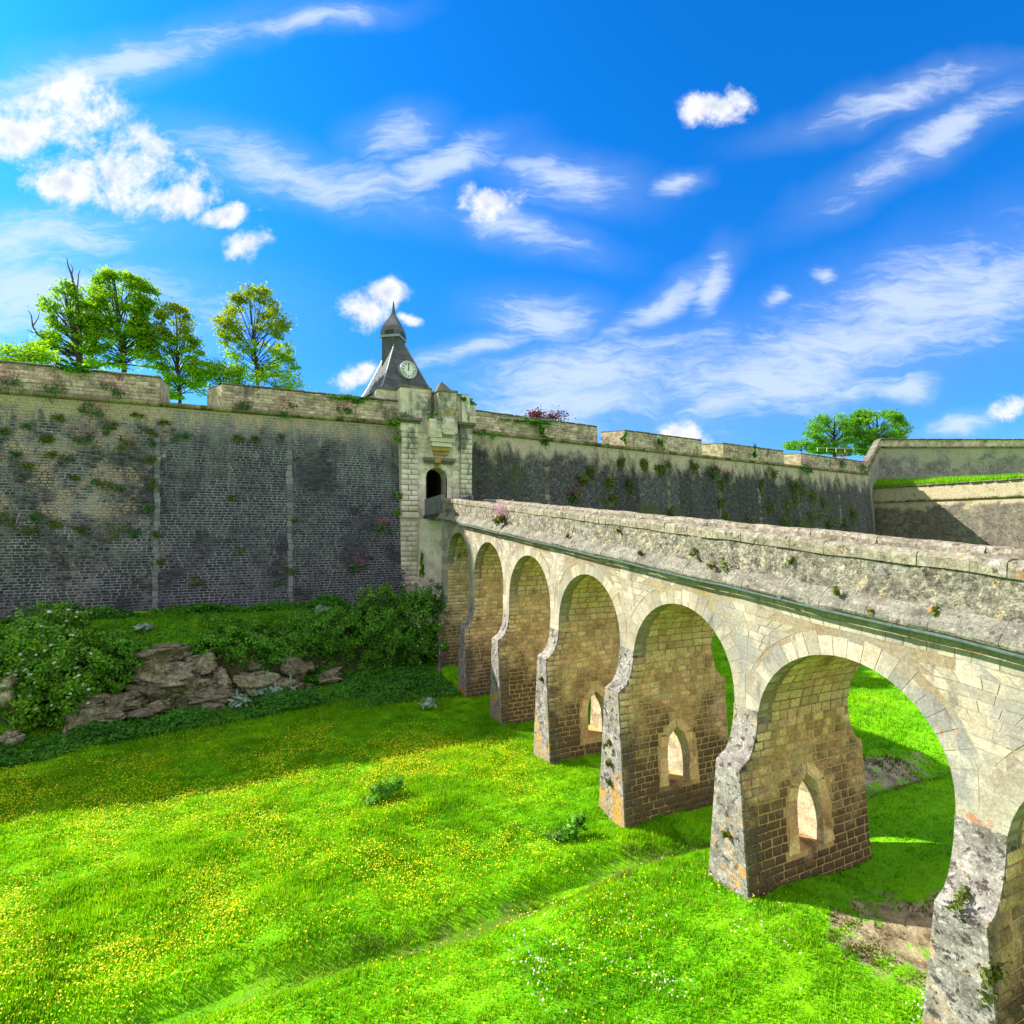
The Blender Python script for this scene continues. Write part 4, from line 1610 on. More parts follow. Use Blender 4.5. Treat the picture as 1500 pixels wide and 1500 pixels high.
# roadway
q = MB()
q.hexa([(B0 + .4, V0, zcor(V0) - .4), (B1 - .4, V0, zcor(V0) - .4), (B1 - .4, V1, zcor(V1) - .4), (B0 + .4, V1, zcor(V1) - .4),
        (B0 + .4, V0, zcor(V0) + .05), (B1 - .4, V0, zcor(V0) + .05), (B1 - .4, V1, zcor(V1) + .05), (B0 + .4, V1, zcor(V1) + .05)])
q.build('roadway', MAT['ledge'], br)
# green pipe under the ledge
q = MB()
vs_ = np.linspace(V0, 33.5, 40)
q.tube([(B0 - .33, v_, zcor(v_) - .475) for v_ in vs_], .040, 8)
pipe = q.build('pipe', MAT['pipe'], br, True)
for v_ in np.arange(-1.0, 33, 2.6):
    q = MB()
    q.tube([(B0 - .33, v_ - .06, zcor(v_) - .480), (B0 - .33, v_ + .06, zcor(v_) - .470)], .050, 8)
    q.build('pipe_collar', MAT['pipe'], pipe)
    q = MB()
    q.box(B0 - .33, B0, v_ - .015, v_ + .015, zcor(v_) - .535, zcor(v_) - .517)
    q.build('pipe_bracket', MAT['pipe'], pipe)

# short wooden bridge span in front of the door
db = thing('drawbridge_span', 'dark grey short span with solid sides between bridge end and gate doorway', 'drawbridge', (13, 40.5, 1.4))
for (a, b, nm) in ((11.9, 12.2, 'side_panel'), (14.2, 14.5, 'side_panel')):
    q = MB()
    q.hexa([(a, V1 + .003, 1.25), (b, V1 + .003, 1.25), (b, VF - .55, 1.25), (a, VF - .55, 1.25), (a, V1 + .003, 2.62), (b, V1 + .003, 2.62), (b, VF - .55, 2.5), (a, VF - .55, 2.5)])
    q.build(nm, MAT['chain'], db)
q = MB()
q.box(11.95, 14.45, V1 + .004, VF - .06, 1.0, 1.245)
q.build('deck', MAT['dark_wood_shade'], db)
for v_ in (39.2, 41.3):
    q = MB()
    q.box(11.9, 14.5, v_, v_ + .25, .78, .997)
    q.build('beam', MAT['chain'], db)

# pier wall under the gate end
q = MB()
q.hexa([(11.0, 41.2, ZB), (15.6, 41.2, ZB), (15.6, VF + .1, ZB), (11.0, VF + .1, ZB), (11.7, 42.3, .9), (15.2, 42.3, .9), (15.2, VF + .1, .9), (11.7, VF + .1, .9)])
q.build('gate_footing', MAT['gate'], gt)

# ------------------------------------------------------------------ far bastions on the right
fb = thing('bastion_wall', 'high pale grey bastion wall far right behind the grassy terrace', 'wall', (100, 60, 0))
c0 = Vector((RW1[0], RW1[1], 0))
# upper wall runs roughly square to the view from the end of the curtain
def far_pt(x, Y):
    r_ = (x - 750) / FPX
    return Vector((Y * (r_ * CA + SA), Y * (-r_ * SA + CA), 0))


ua, ub = far_pt(1287, 97.0), far_pt(1740, 97.0)
dirn = (ub - ua).normalized()
nfar = Vector((dirn.y, -dirn.x, 0))
if nfar.dot(-ua) < 0:
    nfar = -nfar
q = MB()
zt_ = 14.75
for i in range(14):
    a_, b_ = ua + (ub - ua) * (i / 14), ua + (ub - ua) * ((i + 1) / 14)
    q.poly([a_ + nfar * 1.6 + Vector((0, 0, -8)), b_ + nfar * 1.6 + Vector((0, 0, -8)), b_ + Vector((0, 0, zt_)), a_ + Vector((0, 0, zt_))])
ramp_a = Vector((RW1[0], RW1[1], 0)) + Vector((-.3, .2, 0))
q.poly([ramp_a + nfar * 1.7 + Vector((0, 0, -8)), ramp_a + Vector((0, 0, 8.9)), ua + Vector((0, 0, zt_))])
q.poly([ramp_a + nfar * 1.7 + Vector((0, 0, -8)), ua + nfar * 1.6 + Vector((0, 0, -8)), ua + Vector((0, 0, zt_))])
q.build('wall_body', MAT['far_wall'], fb)
ms, ms2 = [], []
s, Lf = 0.0, (ub - ua).length
while s < Lf - .5:
    l = r.uniform(1.3, 2.0)
    c = ua + dirn * (s + l / 2) + nfar * .06 + Vector((0, 0, zt_ + .15))
    ms.append(frame(c, dirn, nfar, l * .99, .5, .34, .5))
    ms2.append(frame(c + Vector((0, 0, 1.42)), dirn, nfar, l * .985, .9, .22, .7))
    s += l
rd_ = (ua + Vector((0, 0, zt_)) - (ramp_a + Vector((0, 0, 8.9))))
k_ = 0.0
while k_ < rd_.length - .3:
    p_ = ramp_a + Vector((0, 0, 8.9)) + rd_ * ((k_ + .6) / rd_.length)
    ms.append(frame(p_ + nfar * .06 + Vector((0, 0, .15)), rd_, nfar, 1.2, .5, .34, .5))
    ms2.append(frame(p_ + nfar * .06 + Vector((0, 0, 1.57)), rd_, nfar, 1.2, .9, .22, .7))
    k_ += 1.2
place_blocks(fb, 'cordon_stone', 'cordon_stones', ms, MAT['cordon'], 300, ROLL)
place_blocks(fb, 'coping_slab', 'coping_slabs', ms2, MAT['slab'], 300)
q = MB()
up3 = Vector((0, 0, 1))
q.hexa([ua + up3 * (zt_ + .32) - nfar * .02, ub + up3 * (zt_ + .32) - nfar * .02, ub + up3 * (zt_ + .32) - nfar * 1.0, ua + up3 * (zt_ + .32) - nfar * 1.0,
        ua + up3 * (zt_ + 1.46) - nfar * .05, ub + up3 * (zt_ + 1.46) - nfar * .05, ub + up3 * (zt_ + 1.46) - nfar * 1.0, ua + up3 * (zt_ + 1.46) - nfar * 1.0])
ra = ramp_a + up3 * 8.9
ux = ua + up3 * zt_
q.hexa([ra + up3 * .32 - nfar * .02, ux + up3 * .32 - nfar * .02, ux + up3 * .32 - nfar * 1.0, ra + up3 * .32 - nfar * 1.0,
        ra + up3 * 1.46 - nfar * .05, ux + up3 * 1.46 - nfar * .05, ux + up3 * 1.46 - nfar * 1.0, ra + up3 * 1.46 - nfar * 1.0])
q.build('parapet', MAT['parapet'], fb)

# lower wall coming towards the viewer, lit by the sun, with its grassy terrace
lb = thing('bastion_wall', 'low sunlit bastion wall at far right with a dark shadow across its left part', 'wall', (75, 42, 0))
la, lb_ = far_pt(1250, 91.2), far_pt(1580, 67.6)
LD = (lb_ - la).normalized()
ln = Vector((-LD.y, LD.x, 0))
if ln.dot(-la) < 0:
    ln = -ln
ZL = 4.45
q = MB()
nq = 20
for i in range(nq):
    a_, b_ = la + (lb_ - la) * (i / nq), la + (lb_ - la) * ((i + 1) / nq)
    q.poly([a_ + ln * 1.9 - up3 * 11, b_ + ln * 1.9 - up3 * 11, b_ + up3 * ZL, a_ + up3 * ZL])
q.build('wall_body', MAT['low_wall'], lb)
ms, ms2, s, Lf = [], [], 0.0, (lb_ - la).length
while s < Lf - .4:
    l = r.uniform(1.0, 1.6)
    c = la + LD * (s + l / 2) + ln * .08 + up3 * (ZL + .15)
    ms.append(frame(c, LD, ln, l * .99, .5, .34, .5))
    ms2.append(frame(c + up3 * (2.28 + r.uniform(-.03, .03)), LD, ln, l * .985, .9, .2, .8))
    s += l
place_blocks(lb, 'cordon_stone', 'cordon_stones', ms, MAT['cordon'], 300, ROLL)
place_blocks(lb, 'coping_slab', 'coping_slabs', ms2, MAT['slab'], 300)
q = MB()
q.hexa([la + up3 * (ZL + .32) + ln * .02, lb_ + up3 * (ZL + .32) + ln * .02, lb_ + up3 * (ZL + .32) - ln * 1, la + up3 * (ZL + .32) - ln * 1,
        la + up3 * (ZL + 2.34) - ln * .02, lb_ + up3 * (ZL + 2.34) - ln * .02, lb_ + up3 * (ZL + 2.34) - ln * 1, la + up3 * (ZL + 2.34) - ln * 1])
q.build('parapet', MAT['low_wall'], lb)
tb = far_pt(1900, 90)
q = MB()
tz = lambda p, e: p + up3 * e
tn = [la - ln * .9 + up3 * (ZL + 2.3), lb_ - ln * .9 + up3 * (ZL + 2.3), far_pt(2600, 60) + up3 * 9.5, tb + up3 * 10.6, ua + nfar * .8 + up3 * 7.7]
q.poly(tn)
tag(q.build('terrace', MAT['ground']), kind='structure')


# ------------------------------------------------------------------ vegetation
def leaves(name, P, size, mat, parent=None, nrm=None, flat=0.0, aspect=1.9, seed=0):
    """one diamond-shaped leaf per point"""
    rs = np.random.RandomState(seed)
    P = np.asarray(P, dtype=np.float32)
    n = len(P)
    N_ = rs.normal(size=(n, 3)) if nrm is None else np.asarray(nrm) + rs.normal(size=(n, 3)) * (1 - flat)
    N_ /= np.linalg.norm(N_, axis=1, keepdims=True) + 1e-9
    T = np.cross(N_, rs.normal(size=(n, 3)))
    T /= np.linalg.norm(T, axis=1, keepdims=True) + 1e-9
    Bv = np.cross(N_, T)
    s_ = (size * rs.uniform(.6, 1.35, n))[:, None]
    a, b = P - T * s_ * .5 * aspect / 1.5, P + T * s_ * .5 * aspect / 1.5
    m_ = P + N_ * s_ * .08
    c, d = m_ + Bv * s_ * .36, m_ - Bv * s_ * .36
    V = np.stack([a, c, b, d], 1).reshape(-1, 3)
    F = np.arange(4 * n).reshape(-1, 4)
    return link(name, mesh_np(name, V, F, mat), parent)


def tree(name, label, cat, prof, v, base, nclump, per, leaf, mat, trunk_r=.13, depth=.85, spread=.42, group=None, seed=1, bark='bark', two=None, limbs=26):
    """crown silhouette as photo rows (y, left, right) on the plane v; branches run from the trunk to every clump"""
    rs = np.random.RandomState(seed)
    b = at(base[0], base[1], v)
    t = thing(name, label, cat, b, group)
    ys = [p_[0] for p_ in prof]
    cl = []
    wts = np.array([p_[2] - p_[1] for p_ in prof], float)
    for _ in range(nclump):
        y = rs.uniform(ys[0], ys[-1])
        i = int(np.searchsorted(ys, y)) - 1
        i = min(max(i, 0), len(prof) - 2)
        f = (y - ys[i]) / (ys[i + 1] - ys[i])
        l_ = prof[i][1] * (1 - f) + prof[i + 1][1] * f
        r_ = prof[i][2] * (1 - f) + prof[i + 1][2] * f
        if rs.uniform() > (r_ - l_) / wts.max() + .15:
            continue
        x = l_ + (r_ - l_) * (0.5 + 0.5 * np.sign(rs.uniform(-1, 1)) * rs.uniform() ** .55 * rs.uniform(.9, 1.18))
        c = at(x, y, v)
        hw = (at(r_, y, v) - at(l_, y, v)).length / 2
        off = abs((x - (l_ + r_) / 2) / max(1, (r_ - l_) / 2))
        c = c + c.normalized() * rs.uniform(-1, 1) * depth * hw * math.sqrt(max(0.05, 1 - off * off))
        cl.append(c)
    topc = at((prof[0][1] + prof[0][2]) / 2, prof[0][0], v)
    q = MB()
    H = topc.z - b.z
    ax = [b + (topc - b) * k_ + Vector((rs.uniform(-.1, .1), rs.uniform(-.1, .1), 0)) * (0 if k_ in (0, 1) else 1) for k_ in np.linspace(0, 1, 7)]
    ax[0].z -= .8
    q.tube(ax, [trunk_r * (1 - .82 * k_) for k_ in np.linspace(0, 1, 7)], 7)
    for c in cl[:limbs * 3]:
        z_ = b.z + max(.08 * H, (c.z - b.z) * rs.uniform(.35, .7))
        f = (z_ - b.z) / H
        s0 = b + (topc - b) * f
        md = s0.lerp(c, .55) + Vector((rs.uniform(-.15, .15), rs.uniform(-.15, .15), rs.uniform(-.05, .25)))
        rr = trunk_r * .36 * (1 - .6 * f)
        q.tube([s0, md, c], [rr, rr * .6, rr * .25], 5)
    q.build('trunk', MAT[bark], t)
    pts, nn_ = [], []
    sc = (at(prof[0][2] + 100, 600, v) - at(prof[0][2], 600, v)).length / 100
    for c in cl:
        k_ = int(per * rs.uniform(.5, 1.4))
        sg = spread * rs.uniform(.7, 1.3)
        pts.append(np.array(c) + rs.normal(size=(k_, 3)) * np.array([sg, sg, sg * .55]))
    pts = np.concatenate(pts)
    pts[:, 2] = np.maximum(pts[:, 2], b.z + .1)
    if two is not None:
        hi = pts[:, 2] + rs.normal(size=len(pts)) * .6 > b.z + H * two[1]
        leaves('crown', pts[~hi], leaf, mat, t, np.tile([0, 0, 1.0], (int((~hi).sum()), 1)), .25, seed=seed)
        leaves('crown_top', pts[hi], leaf, MAT[two[0]], t, np.tile([0, 0, 1.0], (int(hi.sum()), 1)), .25, seed=seed + 1)
    else:
        leaves('crown', pts, leaf, mat, t, np.tile([0, 0, 1.0], (len(pts), 1)), .25, seed=seed)
    return t


VT = 53.0
tree('tree', 'sparse green tree behind the left wall with bare dead branches sticking out of its top', 'tree', [(412, 78, 100), (430, 80, 112), (445, 62, 125), (462, 62, 130), (482, 82, 130), (497, 50, 135), (518, 36, 130)], VT, (118, 532), 105, 70, .19, MAT['leaf_tree'], .20, spread=.27, seed=4)
dead = MB()


def px_tube(pts, r0, r1, v=VT):
    p_ = [at(x, y, v) for x, y in pts]
    k_ = len(p_)
    dead.tube(p_, [r0 + (r1 - r0) * i / (k_ - 1) for i in range(k_)], 5)


px_tube([(118, 530), (117, 470), (113, 445), (110, 425), (105, 402), (100, 390), (98, 379)], .17, .03)
px_tube([(110, 428), (114, 418), (115, 402), (118, 394)], .07, .02)
px_tube([(105, 402), (107, 393), (103, 387)], .05, .015)
px_tube([(112, 532), (90, 515), (72, 500), (55, 490), (48, 478), (46, 462), (41, 454)], .14, .02)
px_tube([(48, 478), (56, 466), (58, 457)], .05, .015)
px_tube([(49, 487), (40, 483)], .05, .02)
px_tube([(90, 515), (70, 497)], .06, .02)
px_tube([(72, 504), (69, 522)], .05, .02)
deado = [o for o in COL.objects if o.name.startswith('tree')][-1]
dead.build('dead_branches', MAT['dead_wood'], deado)
tree('tree', 'tall full green tree standing beside the tree with dead branches', 'tree', [(400, 158, 176), (412, 142, 205), (425, 130, 220), (450, 128, 220), (475, 135, 216), (500, 130, 224), (520, 125, 230), (540, 125, 235)], VT + 1, (183, 545), 225, 92, .2, MAT['leaf_tree'], .2, spread=.30, seed=8)
tree('tree', 'slender narrow green tree behind the gap in the left parapet', 'tree', [(446, 244, 266), (460, 232, 272), (480, 231, 278), (500, 236, 284), (520, 238, 298), (540, 234, 300), (560, 240, 298), (585, 247, 298)], VT + .5, (264, 588), 130, 80, .19, MAT['leaf_tree'], .14, spread=.28, seed=15, two=('leaf_tree_rust', .62))
tree('tree', 'airy rust tinged tree with open crown standing right of the gap in the left parapet', 'tree', [(418, 352, 376), (428, 350, 396), (445, 338, 402), (465, 321, 414), (490, 324, 416), (510, 336, 426), (530, 330, 436), (552, 345, 428)], VT, (379, 566), 160, 76, .19, MAT['leaf_tree'], .15, spread=.28, seed=21, two=('leaf_tree_rust', .42))
tree('shrub', 'low bright green shrub between the slender tree and the rust tinged tree', 'shrub', [(534, 308, 340), (548, 297, 350), (572, 296, 352)], VT - 1, (322, 576), 40, 80, .18, MAT['leaf_tree'], .08, seed=25)
tree('shrub', 'low leafy shrub at the foot of the rust tinged tree', 'shrub', [(548, 385, 425), (560, 352, 434), (574, 352, 436)], VT - 1.5, (400, 576), 36, 60, .17, MAT['leaf_tree'], .08, seed=26)
tree('shrub', 'yellow green bush on top of the wall at the left edge', 'shrub', [(508, 2, 34), (516, -8, 60), (530, -10, 80)], 49, (20, 535), 40, 70, .17, MAT['leaf_tree'], .08, seed=27)
tree('shrub', 'dark red leaved bush behind the parapet just right of the gate', 'shrub', [(604, 785, 812), (608, 776, 824), (614, 776, 824)], 52, (800, 618), 22, 50, .2, MAT['leaf_red'], .05, seed=28)
tree('tree', 'round airy tree on the far right rampart with branches showing', 'tree', [(610, 1204, 1240), (620, 1190, 1250), (638, 1185, 1252), (655, 1192, 1250), (670, 1196, 1246)], 72, (1222, 665), 130, 90, .34, MAT['leaf_far'], .35, spread=.5, seed=31)
tree('tree', 'dense round tree on the far right rampart beside the airy one', 'tree', [(603, 1260, 1308), (611, 1253, 1322), (626, 1250, 1328), (640, 1254, 1326), (654, 1256, 1322), (670, 1260, 1315)], 72, (1285, 665), 220, 110, .36, MAT['leaf_far'], .4, spread=.5, seed=32)
tree('shrub', 'small bush left of the round airy tree on the far rampart', 'shrub', [(643, 1165, 1185), (650, 1155, 1192), (660, 1152, 1196)], 70, (1174, 662), 40, 70, .3, MAT['leaf_far'], .1, spread=.4, seed=33)

# pale rail by the far trees
rl_o = thing('railing', 'small pale railing on the far rampart in front of the round trees', 'railing', at(1232, 660, 66))
pa, pb = at(1196, 656, 66), at(1252, 657, 66)
q = MB()
q.tube([pa, pb], .05, 5)
q.build('rail', MAT['rail'], rl_o)
for i in range(5):
    c = pa.lerp(pb, (i + .1) / 4.2)
    q = MB()
    q.box(c.x - .04, c.x + .04, c.y - .04, c.y + .04, c.z - .7, c.z + .08)
    q.build('post', MAT['rail'], rl_o)


def ground_at(u, v):
    return float(height(u, v))


def bush(name, label, cat, blobs, n, leaf, mat, flower=None, group=None, seed=1, stems=True, shell=.55, drape=False):
    """blobs: (u, v, z, ru, rv, rz); leaves through the outer shell of the lumps"""
    rs = np.random.RandomState(seed)
    b0 = blobs[0]
    t = thing(name, label, cat, (b0[0], b0[1], ground_at(b0[0], b0[1])), group)
    vol = np.array([b[3] * b[4] + b[4] * b[5] + b[3] * b[5] for b in blobs])
    vol = vol / vol.sum()
    P_, Nn = [], []
    for b, f in zip(blobs, vol):
        k_ = int(n * f)
        d = rs.normal(size=(k_, 3))
        d /= np.linalg.norm(d, axis=1, keepdims=True)
        ks = max(6, k_ // 70)
        cen = rs.normal(size=(ks, 3))
        cen /= np.linalg.norm(cen, axis=1, keepdims=True)
        ci_ = rs.randint(0, ks, k_)
        d = cen[ci_] + rs.normal(size=(k_, 3)) * .13
        d /= np.linalg.norm(d, axis=1, keepdims=True)
        rr = rs.uniform(shell, 1.0, k_) ** .6 * rs.uniform(.80, 1.12, ks)[ci_]
        lump = 1 + .24 * np.sin(d[:, 0] * 7 + seed) * np.sin(d[:, 1] * 6) + .18 * np.sin(d[:, 2] * 9 + d[:, 0] * 5 + 2) + rs.normal(size=k_) * .05
        P_.append(np.array(b[:3]) + d * (rr * lump)[:, None] * np.array(b[3:]))
        Nn.append(d + np.array([0, -.3, .6]))
    P_, Nn = np.concatenate(P_), np.concatenate(Nn)
    g_ = height(P_[:, 0], P_[:, 1])
    ok = P_[:, 2] > g_ - .05
    P_, Nn = P_[ok], Nn[ok]
    leaves('foliage', P_, leaf, mat, t, Nn, .45, seed=seed)
    if stems:
        q = MB()
        for b in blobs:
            for _ in range(4):
                a_ = Vector((b[0] + rs.uniform(-.3, .3), b[1] + rs.uniform(-.2, .3), ground_at(b[0], b[1]) - .2))
                c = Vector(b[:3]) + Vector((rs.uniform(-.6, .6) * b[3], rs.uniform(-.6, .6) * b[4], rs.uniform(0, .7) * b[5]))
                q.tube([a_, a_.lerp(c, .5) + Vector((rs.uniform(-.1, .1), 0, 0)), c], [.05, .035, .015], 5)
        q.build('stems', MAT['bark'], t)
    if flower:
        cnt, sz = flower
        sel = np.argsort(-(Nn[:, 1] * -1 + Nn[:, 2] * .3 + rs.normal(size=len(P_)) * .5))[:len(P_) // 3]
        sel = rs.choice(sel, cnt, replace=False)
        q = MB()
        for i in sel:
            c = Vector(P_[i]) + Vector((0, -.08, .06))
            k_ = 7
            ang = rs.uniform(0, 6)
            tilt = Vector((rs.uniform(-.3, .3), -.7, 1)).normalized()
            ex_ = tilt.orthogonal().normalized()
            ey_ = tilt.cross(ex_)
            s_ = sz * rs.uniform(.6, 1.2)
            q.poly([c + (ex_ * math.cos(ang + 6.283 * j / k_) + ey_ * math.sin(ang + 6.283 * j / k_)) * s_ * (1 if j % 2 else .75) for j in range(k_)])
        tag(q.build('flower_heads', MAT['cream'], t), kind='stuff')
    return t


def gb(x, y, z):
    """point at height z seen at photo position (x, y)"""
    Y = -z * FPX / (y - 777)
    r_ = (x - 750) / FPX
    return Y * (r_ * CA + SA), Y * (-r_ * SA + CA)


def vb(x, y, v, rx, ry, dv_=None):
    """blob centred at photo position on plane v with photo radii in pixels"""
    c = at(x, y, v)
    Y = c.x * SA + c.y * CA
    return (c.x, c.y, c.z, rx * Y / FPX, (dv_ if dv_ else min(rx, ry) * Y / FPX * .9), ry * Y / FPX)


bush('elder_bush', 'big elder bush with cream flowers at the left edge before the dark wall', 'bush',
     [vb(68, 940, 34, 60, 46), (vb(108, 978, 33.2, 44, 50)), vb(22, 990, 33.2, 46, 52), vb(72, 1022, 32.8, 56, 40), vb(86, 906, 35, 38, 24), vb(-35, 960, 33.6, 44, 52)], 34000, .135, MAT['leaf_elder'], (170, .10), seed=41)
bush('ivy_mound', 'dense clipped looking ivy mound hanging over rocks right of the big elder', 'bush',
     [vb(168, 955, 34.5, 42, 34), vb(160, 990, 34, 36, 30), vb(190, 950, 34.8, 22, 22)], 9000, .12, MAT['leaf_ivy'], seed=42)
bush('ivy_hedge', 'wide dark green ivy hedge along the top of the rocky bank', 'hedge',
     [vb(335, 935, 36.2, 38, 36), vb(392, 935, 36.4, 44, 38), vb(445, 928, 36.8, 46, 36), vb(500, 920, 37.2, 42, 36), vb(545, 915, 37.6, 38, 38), vb(300, 955, 36, 22, 20), vb(420, 965, 36.2, 36, 24)], 24000, .13, MAT['leaf_ivy'], seed=43)
bush('round_bush', 'round bright green bush at the foot of the wall left of the gate', 'bush', [vb(556, 880, 39, 30, 28), vb(578, 900, 38.6, 24, 26), vb(535, 905, 38.6, 22, 20)], 8000, .13, MAT['leaf_elder'], seed=44)
bush('elder_bush', 'tall dark elder bush with cream flowers beside the last bridge arch', 'bush',
     [vb(625, 905, 38, 36, 52), vb(640, 880, 38, 26, 34), vb(612, 945, 37.6, 32, 34), vb(645, 945, 37.6, 22, 34), vb(596, 900, 38.4, 22, 40)], 17000, .14, MAT['leaf_ivy'], (80, .09), seed=45)
bush('dark_shrub', 'dark shrub in the hollow between the ivy hedge and the dark elder', 'bush', [vb(570, 945, 37.4, 36, 36), vb(530, 955, 37, 28, 22)], 7000, .13, MAT['leaf_ivy'], seed=46)

# rocks of the bank
ROCKS = [(236, 962, 34.9, 34, 13), (240, 985, 34.6, 42, 14), (290, 975, 35.1, 20, 14), (228, 1008, 34.2, 34, 13), (270, 1000, 34.6, 26, 13), (300, 1018, 34.4, 32, 11),
         (180, 1030, 33.4, 24, 12), (140, 1062, 32.6, 34, 26), (118, 1045, 33, 20, 12), (225, 1040, 33.6, 30, 10), (285, 1040, 34, 44, 12), (345, 1034, 34.4, 24, 13),
         (320, 995, 35.2, 18, 13), (375, 1000, 35.2, 26, 15), (400, 1025, 35, 16, 14), (432, 985, 35.7, 22, 22), (425, 1025, 35.1, 18, 24), (455, 1015, 35.5, 22, 16), (486, 1000, 35.9, 20, 17),
         (10, 1090, 31.6, 20, 16), (5, 1020, 32.6, 22, 26), (30, 1112, 31.2, 14, 6), (640, 985, 36.6, 14, 7), (200, 990, 34.8, 16, 12)]


def ico(sub=3):
    import bmesh
    bm = bmesh.new()
    bmesh.ops.create_icosphere(bm, subdivisions=sub, radius=1)
    v_ = np.array([v.co[:] for v in bm.verts])
    f_ = np.array([[v.index for v in f.verts] for f in bm.faces])
    bm.free()
    return v_, f_


IV, IF = ico(4)
rr_ = random.Random(64)
N0 = len(ROCKS)
for _ in range(34):
    x_ = rr_.uniform(120, 500)
    ROCKS.append((x_, 1058 - (x_ - 120) * .10 - rr_.uniform(0, 1) ** 1.3 * (62 if x_ > 200 else 30), None, rr_.uniform(9, 26), rr_.uniform(6, 13)))
for i, (x, y, v_, rx, ry) in enumerate(ROCKS):
    rs = np.random.RandomState(100 + i)
    if v_ is None:
        v_ = 32.2 + (x - 120) * .0075 + (1060 - (x - 120) * .10 - y) * .033
    c = at(x, y, v_)
    Y = c.x * SA + c.y * CA
    S_ = np.array([rx * Y / FPX * 1.12, max(rx, ry) * Y / FPX * .9, ry * Y / FPX * 1.15])
    d = IV / (np.abs(IV) ** 5).sum(1, keepdims=True) ** (1 / 5.)        # rounded block
    for _ in range(14):                                 # break flat facets off it
        n_ = rs.normal(size=3) * np.array([1, 1, .6])
        n_ /= np.linalg.norm(n_)
        h_ = rs.uniform(.66, 1.0)
        k_ = d @ n_
        d = d - np.outer(np.maximum(k_ - h_, 0), n_)
    for _ in range(7):                                  # faults: blocks slip against each other
        n_ = rs.normal(size=3) * np.array([1, .7, 1.2])
        n_ /= np.linalg.norm(n_)
        k_ = d @ n_ - rs.uniform(-.55, .55)
        d = d + np.outer(np.where(k_ > 0, 1, -1), rs.normal(size=3) * np.array([.05, .09, .03])) - d * (.10 * np.exp(-(k_ / .05) ** 2))[:, None]
    ph = rs.uniform(0, 6, 6)
    bed = np.abs(np.sin(d[:, 2] * rs.uniform(2.2, 4.2) + ph[0] + .4 * np.sin(d[:, 0] * 2 + ph[1])))
    gr = -.17 * np.exp(-(bed / .16) ** 2)                # bedding cracks
    rough_ = .05 * np.sin(d[:, 0] * 6 + ph[2]) * np.sin(d[:, 2] * 7 + ph[3]) + .035 * np.sin(d[:, 1] * 13 + d[:, 0] * 9 + ph[4]) + .025 * np.sin(d[:, 2] * 21 + d[:, 0] * 17 + ph[5])
    d = d * (1 + (gr + rough_)[:, None] * np.array([1, 1, .35])) + rs.normal(size=d.shape) * .012
    a_ = rs.uniform(-.5, .5)
    R2 = np.array([[math.cos(a_), -math.sin(a_), 0], [math.sin(a_), math.cos(a_), 0], [0, 0, 1]])
    o = link('rock', mesh_np('rock', (d * S_) @ R2.T, IF, MAT['rock']))
    o.location = c
    where = 'by the ivy mound' if x < 225 else 'under the hedge end' if x < 300 else 'under the hedge' if x < 380 else 'behind the mulleins' if x < 445 else 'at the right end'
    shp = 'long flat' if rx / ry > 2.7 else 'tall' if ry / rx > .9 else 'wide' if rx / ry > 1.8 else 'blocky'
    row_ = 'upper' if y < 1000 - (x - 240) * .05 else 'middle' if y < 1028 - (x - 240) * .05 else 'lower'
    lab = '%s brown limestone rock in the %s bank, %s' % (shp, row_, where)
    if i == 7:
        lab = 'big squarish rock at the foot of the bank right of the elder bush'
    elif i in (19, 20, 21):
        lab = {19: 'grey rock at the left edge at the foot of the big elder bush', 20: 'tall dark rock at the left edge behind the big elder bush', 21: 'flat rust brown stone in the weeds below the big elder bush'}[i]
    elif i >= N0:
        lab = 'small %s limestone piece in the %s bank, %s' % (shp, row_, where)
    elif i == 22:
        lab = 'single pale stone on the slope under the dark elder by the bridge'
    elif i == 0:
        lab = 'flat topped rock slab at the top of the rocky bank'
    tag(o, lab, 'rock', 'rocks of the bank')

# small plants on the walls
def tuft(name, label, cat, c, rad, n, leaf, mat, group, flower=None, out=(0, -1, 0), seed=1, droop=0.0):
    rs = np.random.RandomState(seed)
    ns_ = rs.randint(3, 6)
    sub_ = rs.normal(size=(ns_, 3)) * np.array([.55, .15, .35]) * rad
    d = rs.normal(size=(n, 3))
    p_ = np.array(c) + sub_[rs.randint(0, ns_, n)] + d * np.array([.40, .22, .32]) * rad * rs.uniform(.5, 1.1, n)[:, None] + np.array(out) * rad * .25
    d /= np.linalg.norm(d, axis=1, keepdims=True)
    p_[:, 2] -= droop * np.abs(rs.normal(size=n)) * rad
    if flower is None:
        o = leaves(name, p_ - np.array(c), leaf, mat, None, d + np.array([0, -.4, .6]), .4, seed=seed)
        o.location = c
        return tag(o, label, cat, group)
    t = thing(name, label, cat, c, group)
    leaves('leaves', p_, leaf, mat, t, d + np.array([0, -.4, .6]), .4, seed=seed)
    k_ = flower[1]
    f_ = np.array(c) + rs.normal(size=(k_, 3)) * np.array([rad * .7, rad * .35, rad * .5]) + np.array([0, -rad * .4, rad * .95])
    leaves('flowers', f_, flower[2], MAT[flower[0]], t, None, 0, 1.3, seed=seed + 1)
    return t


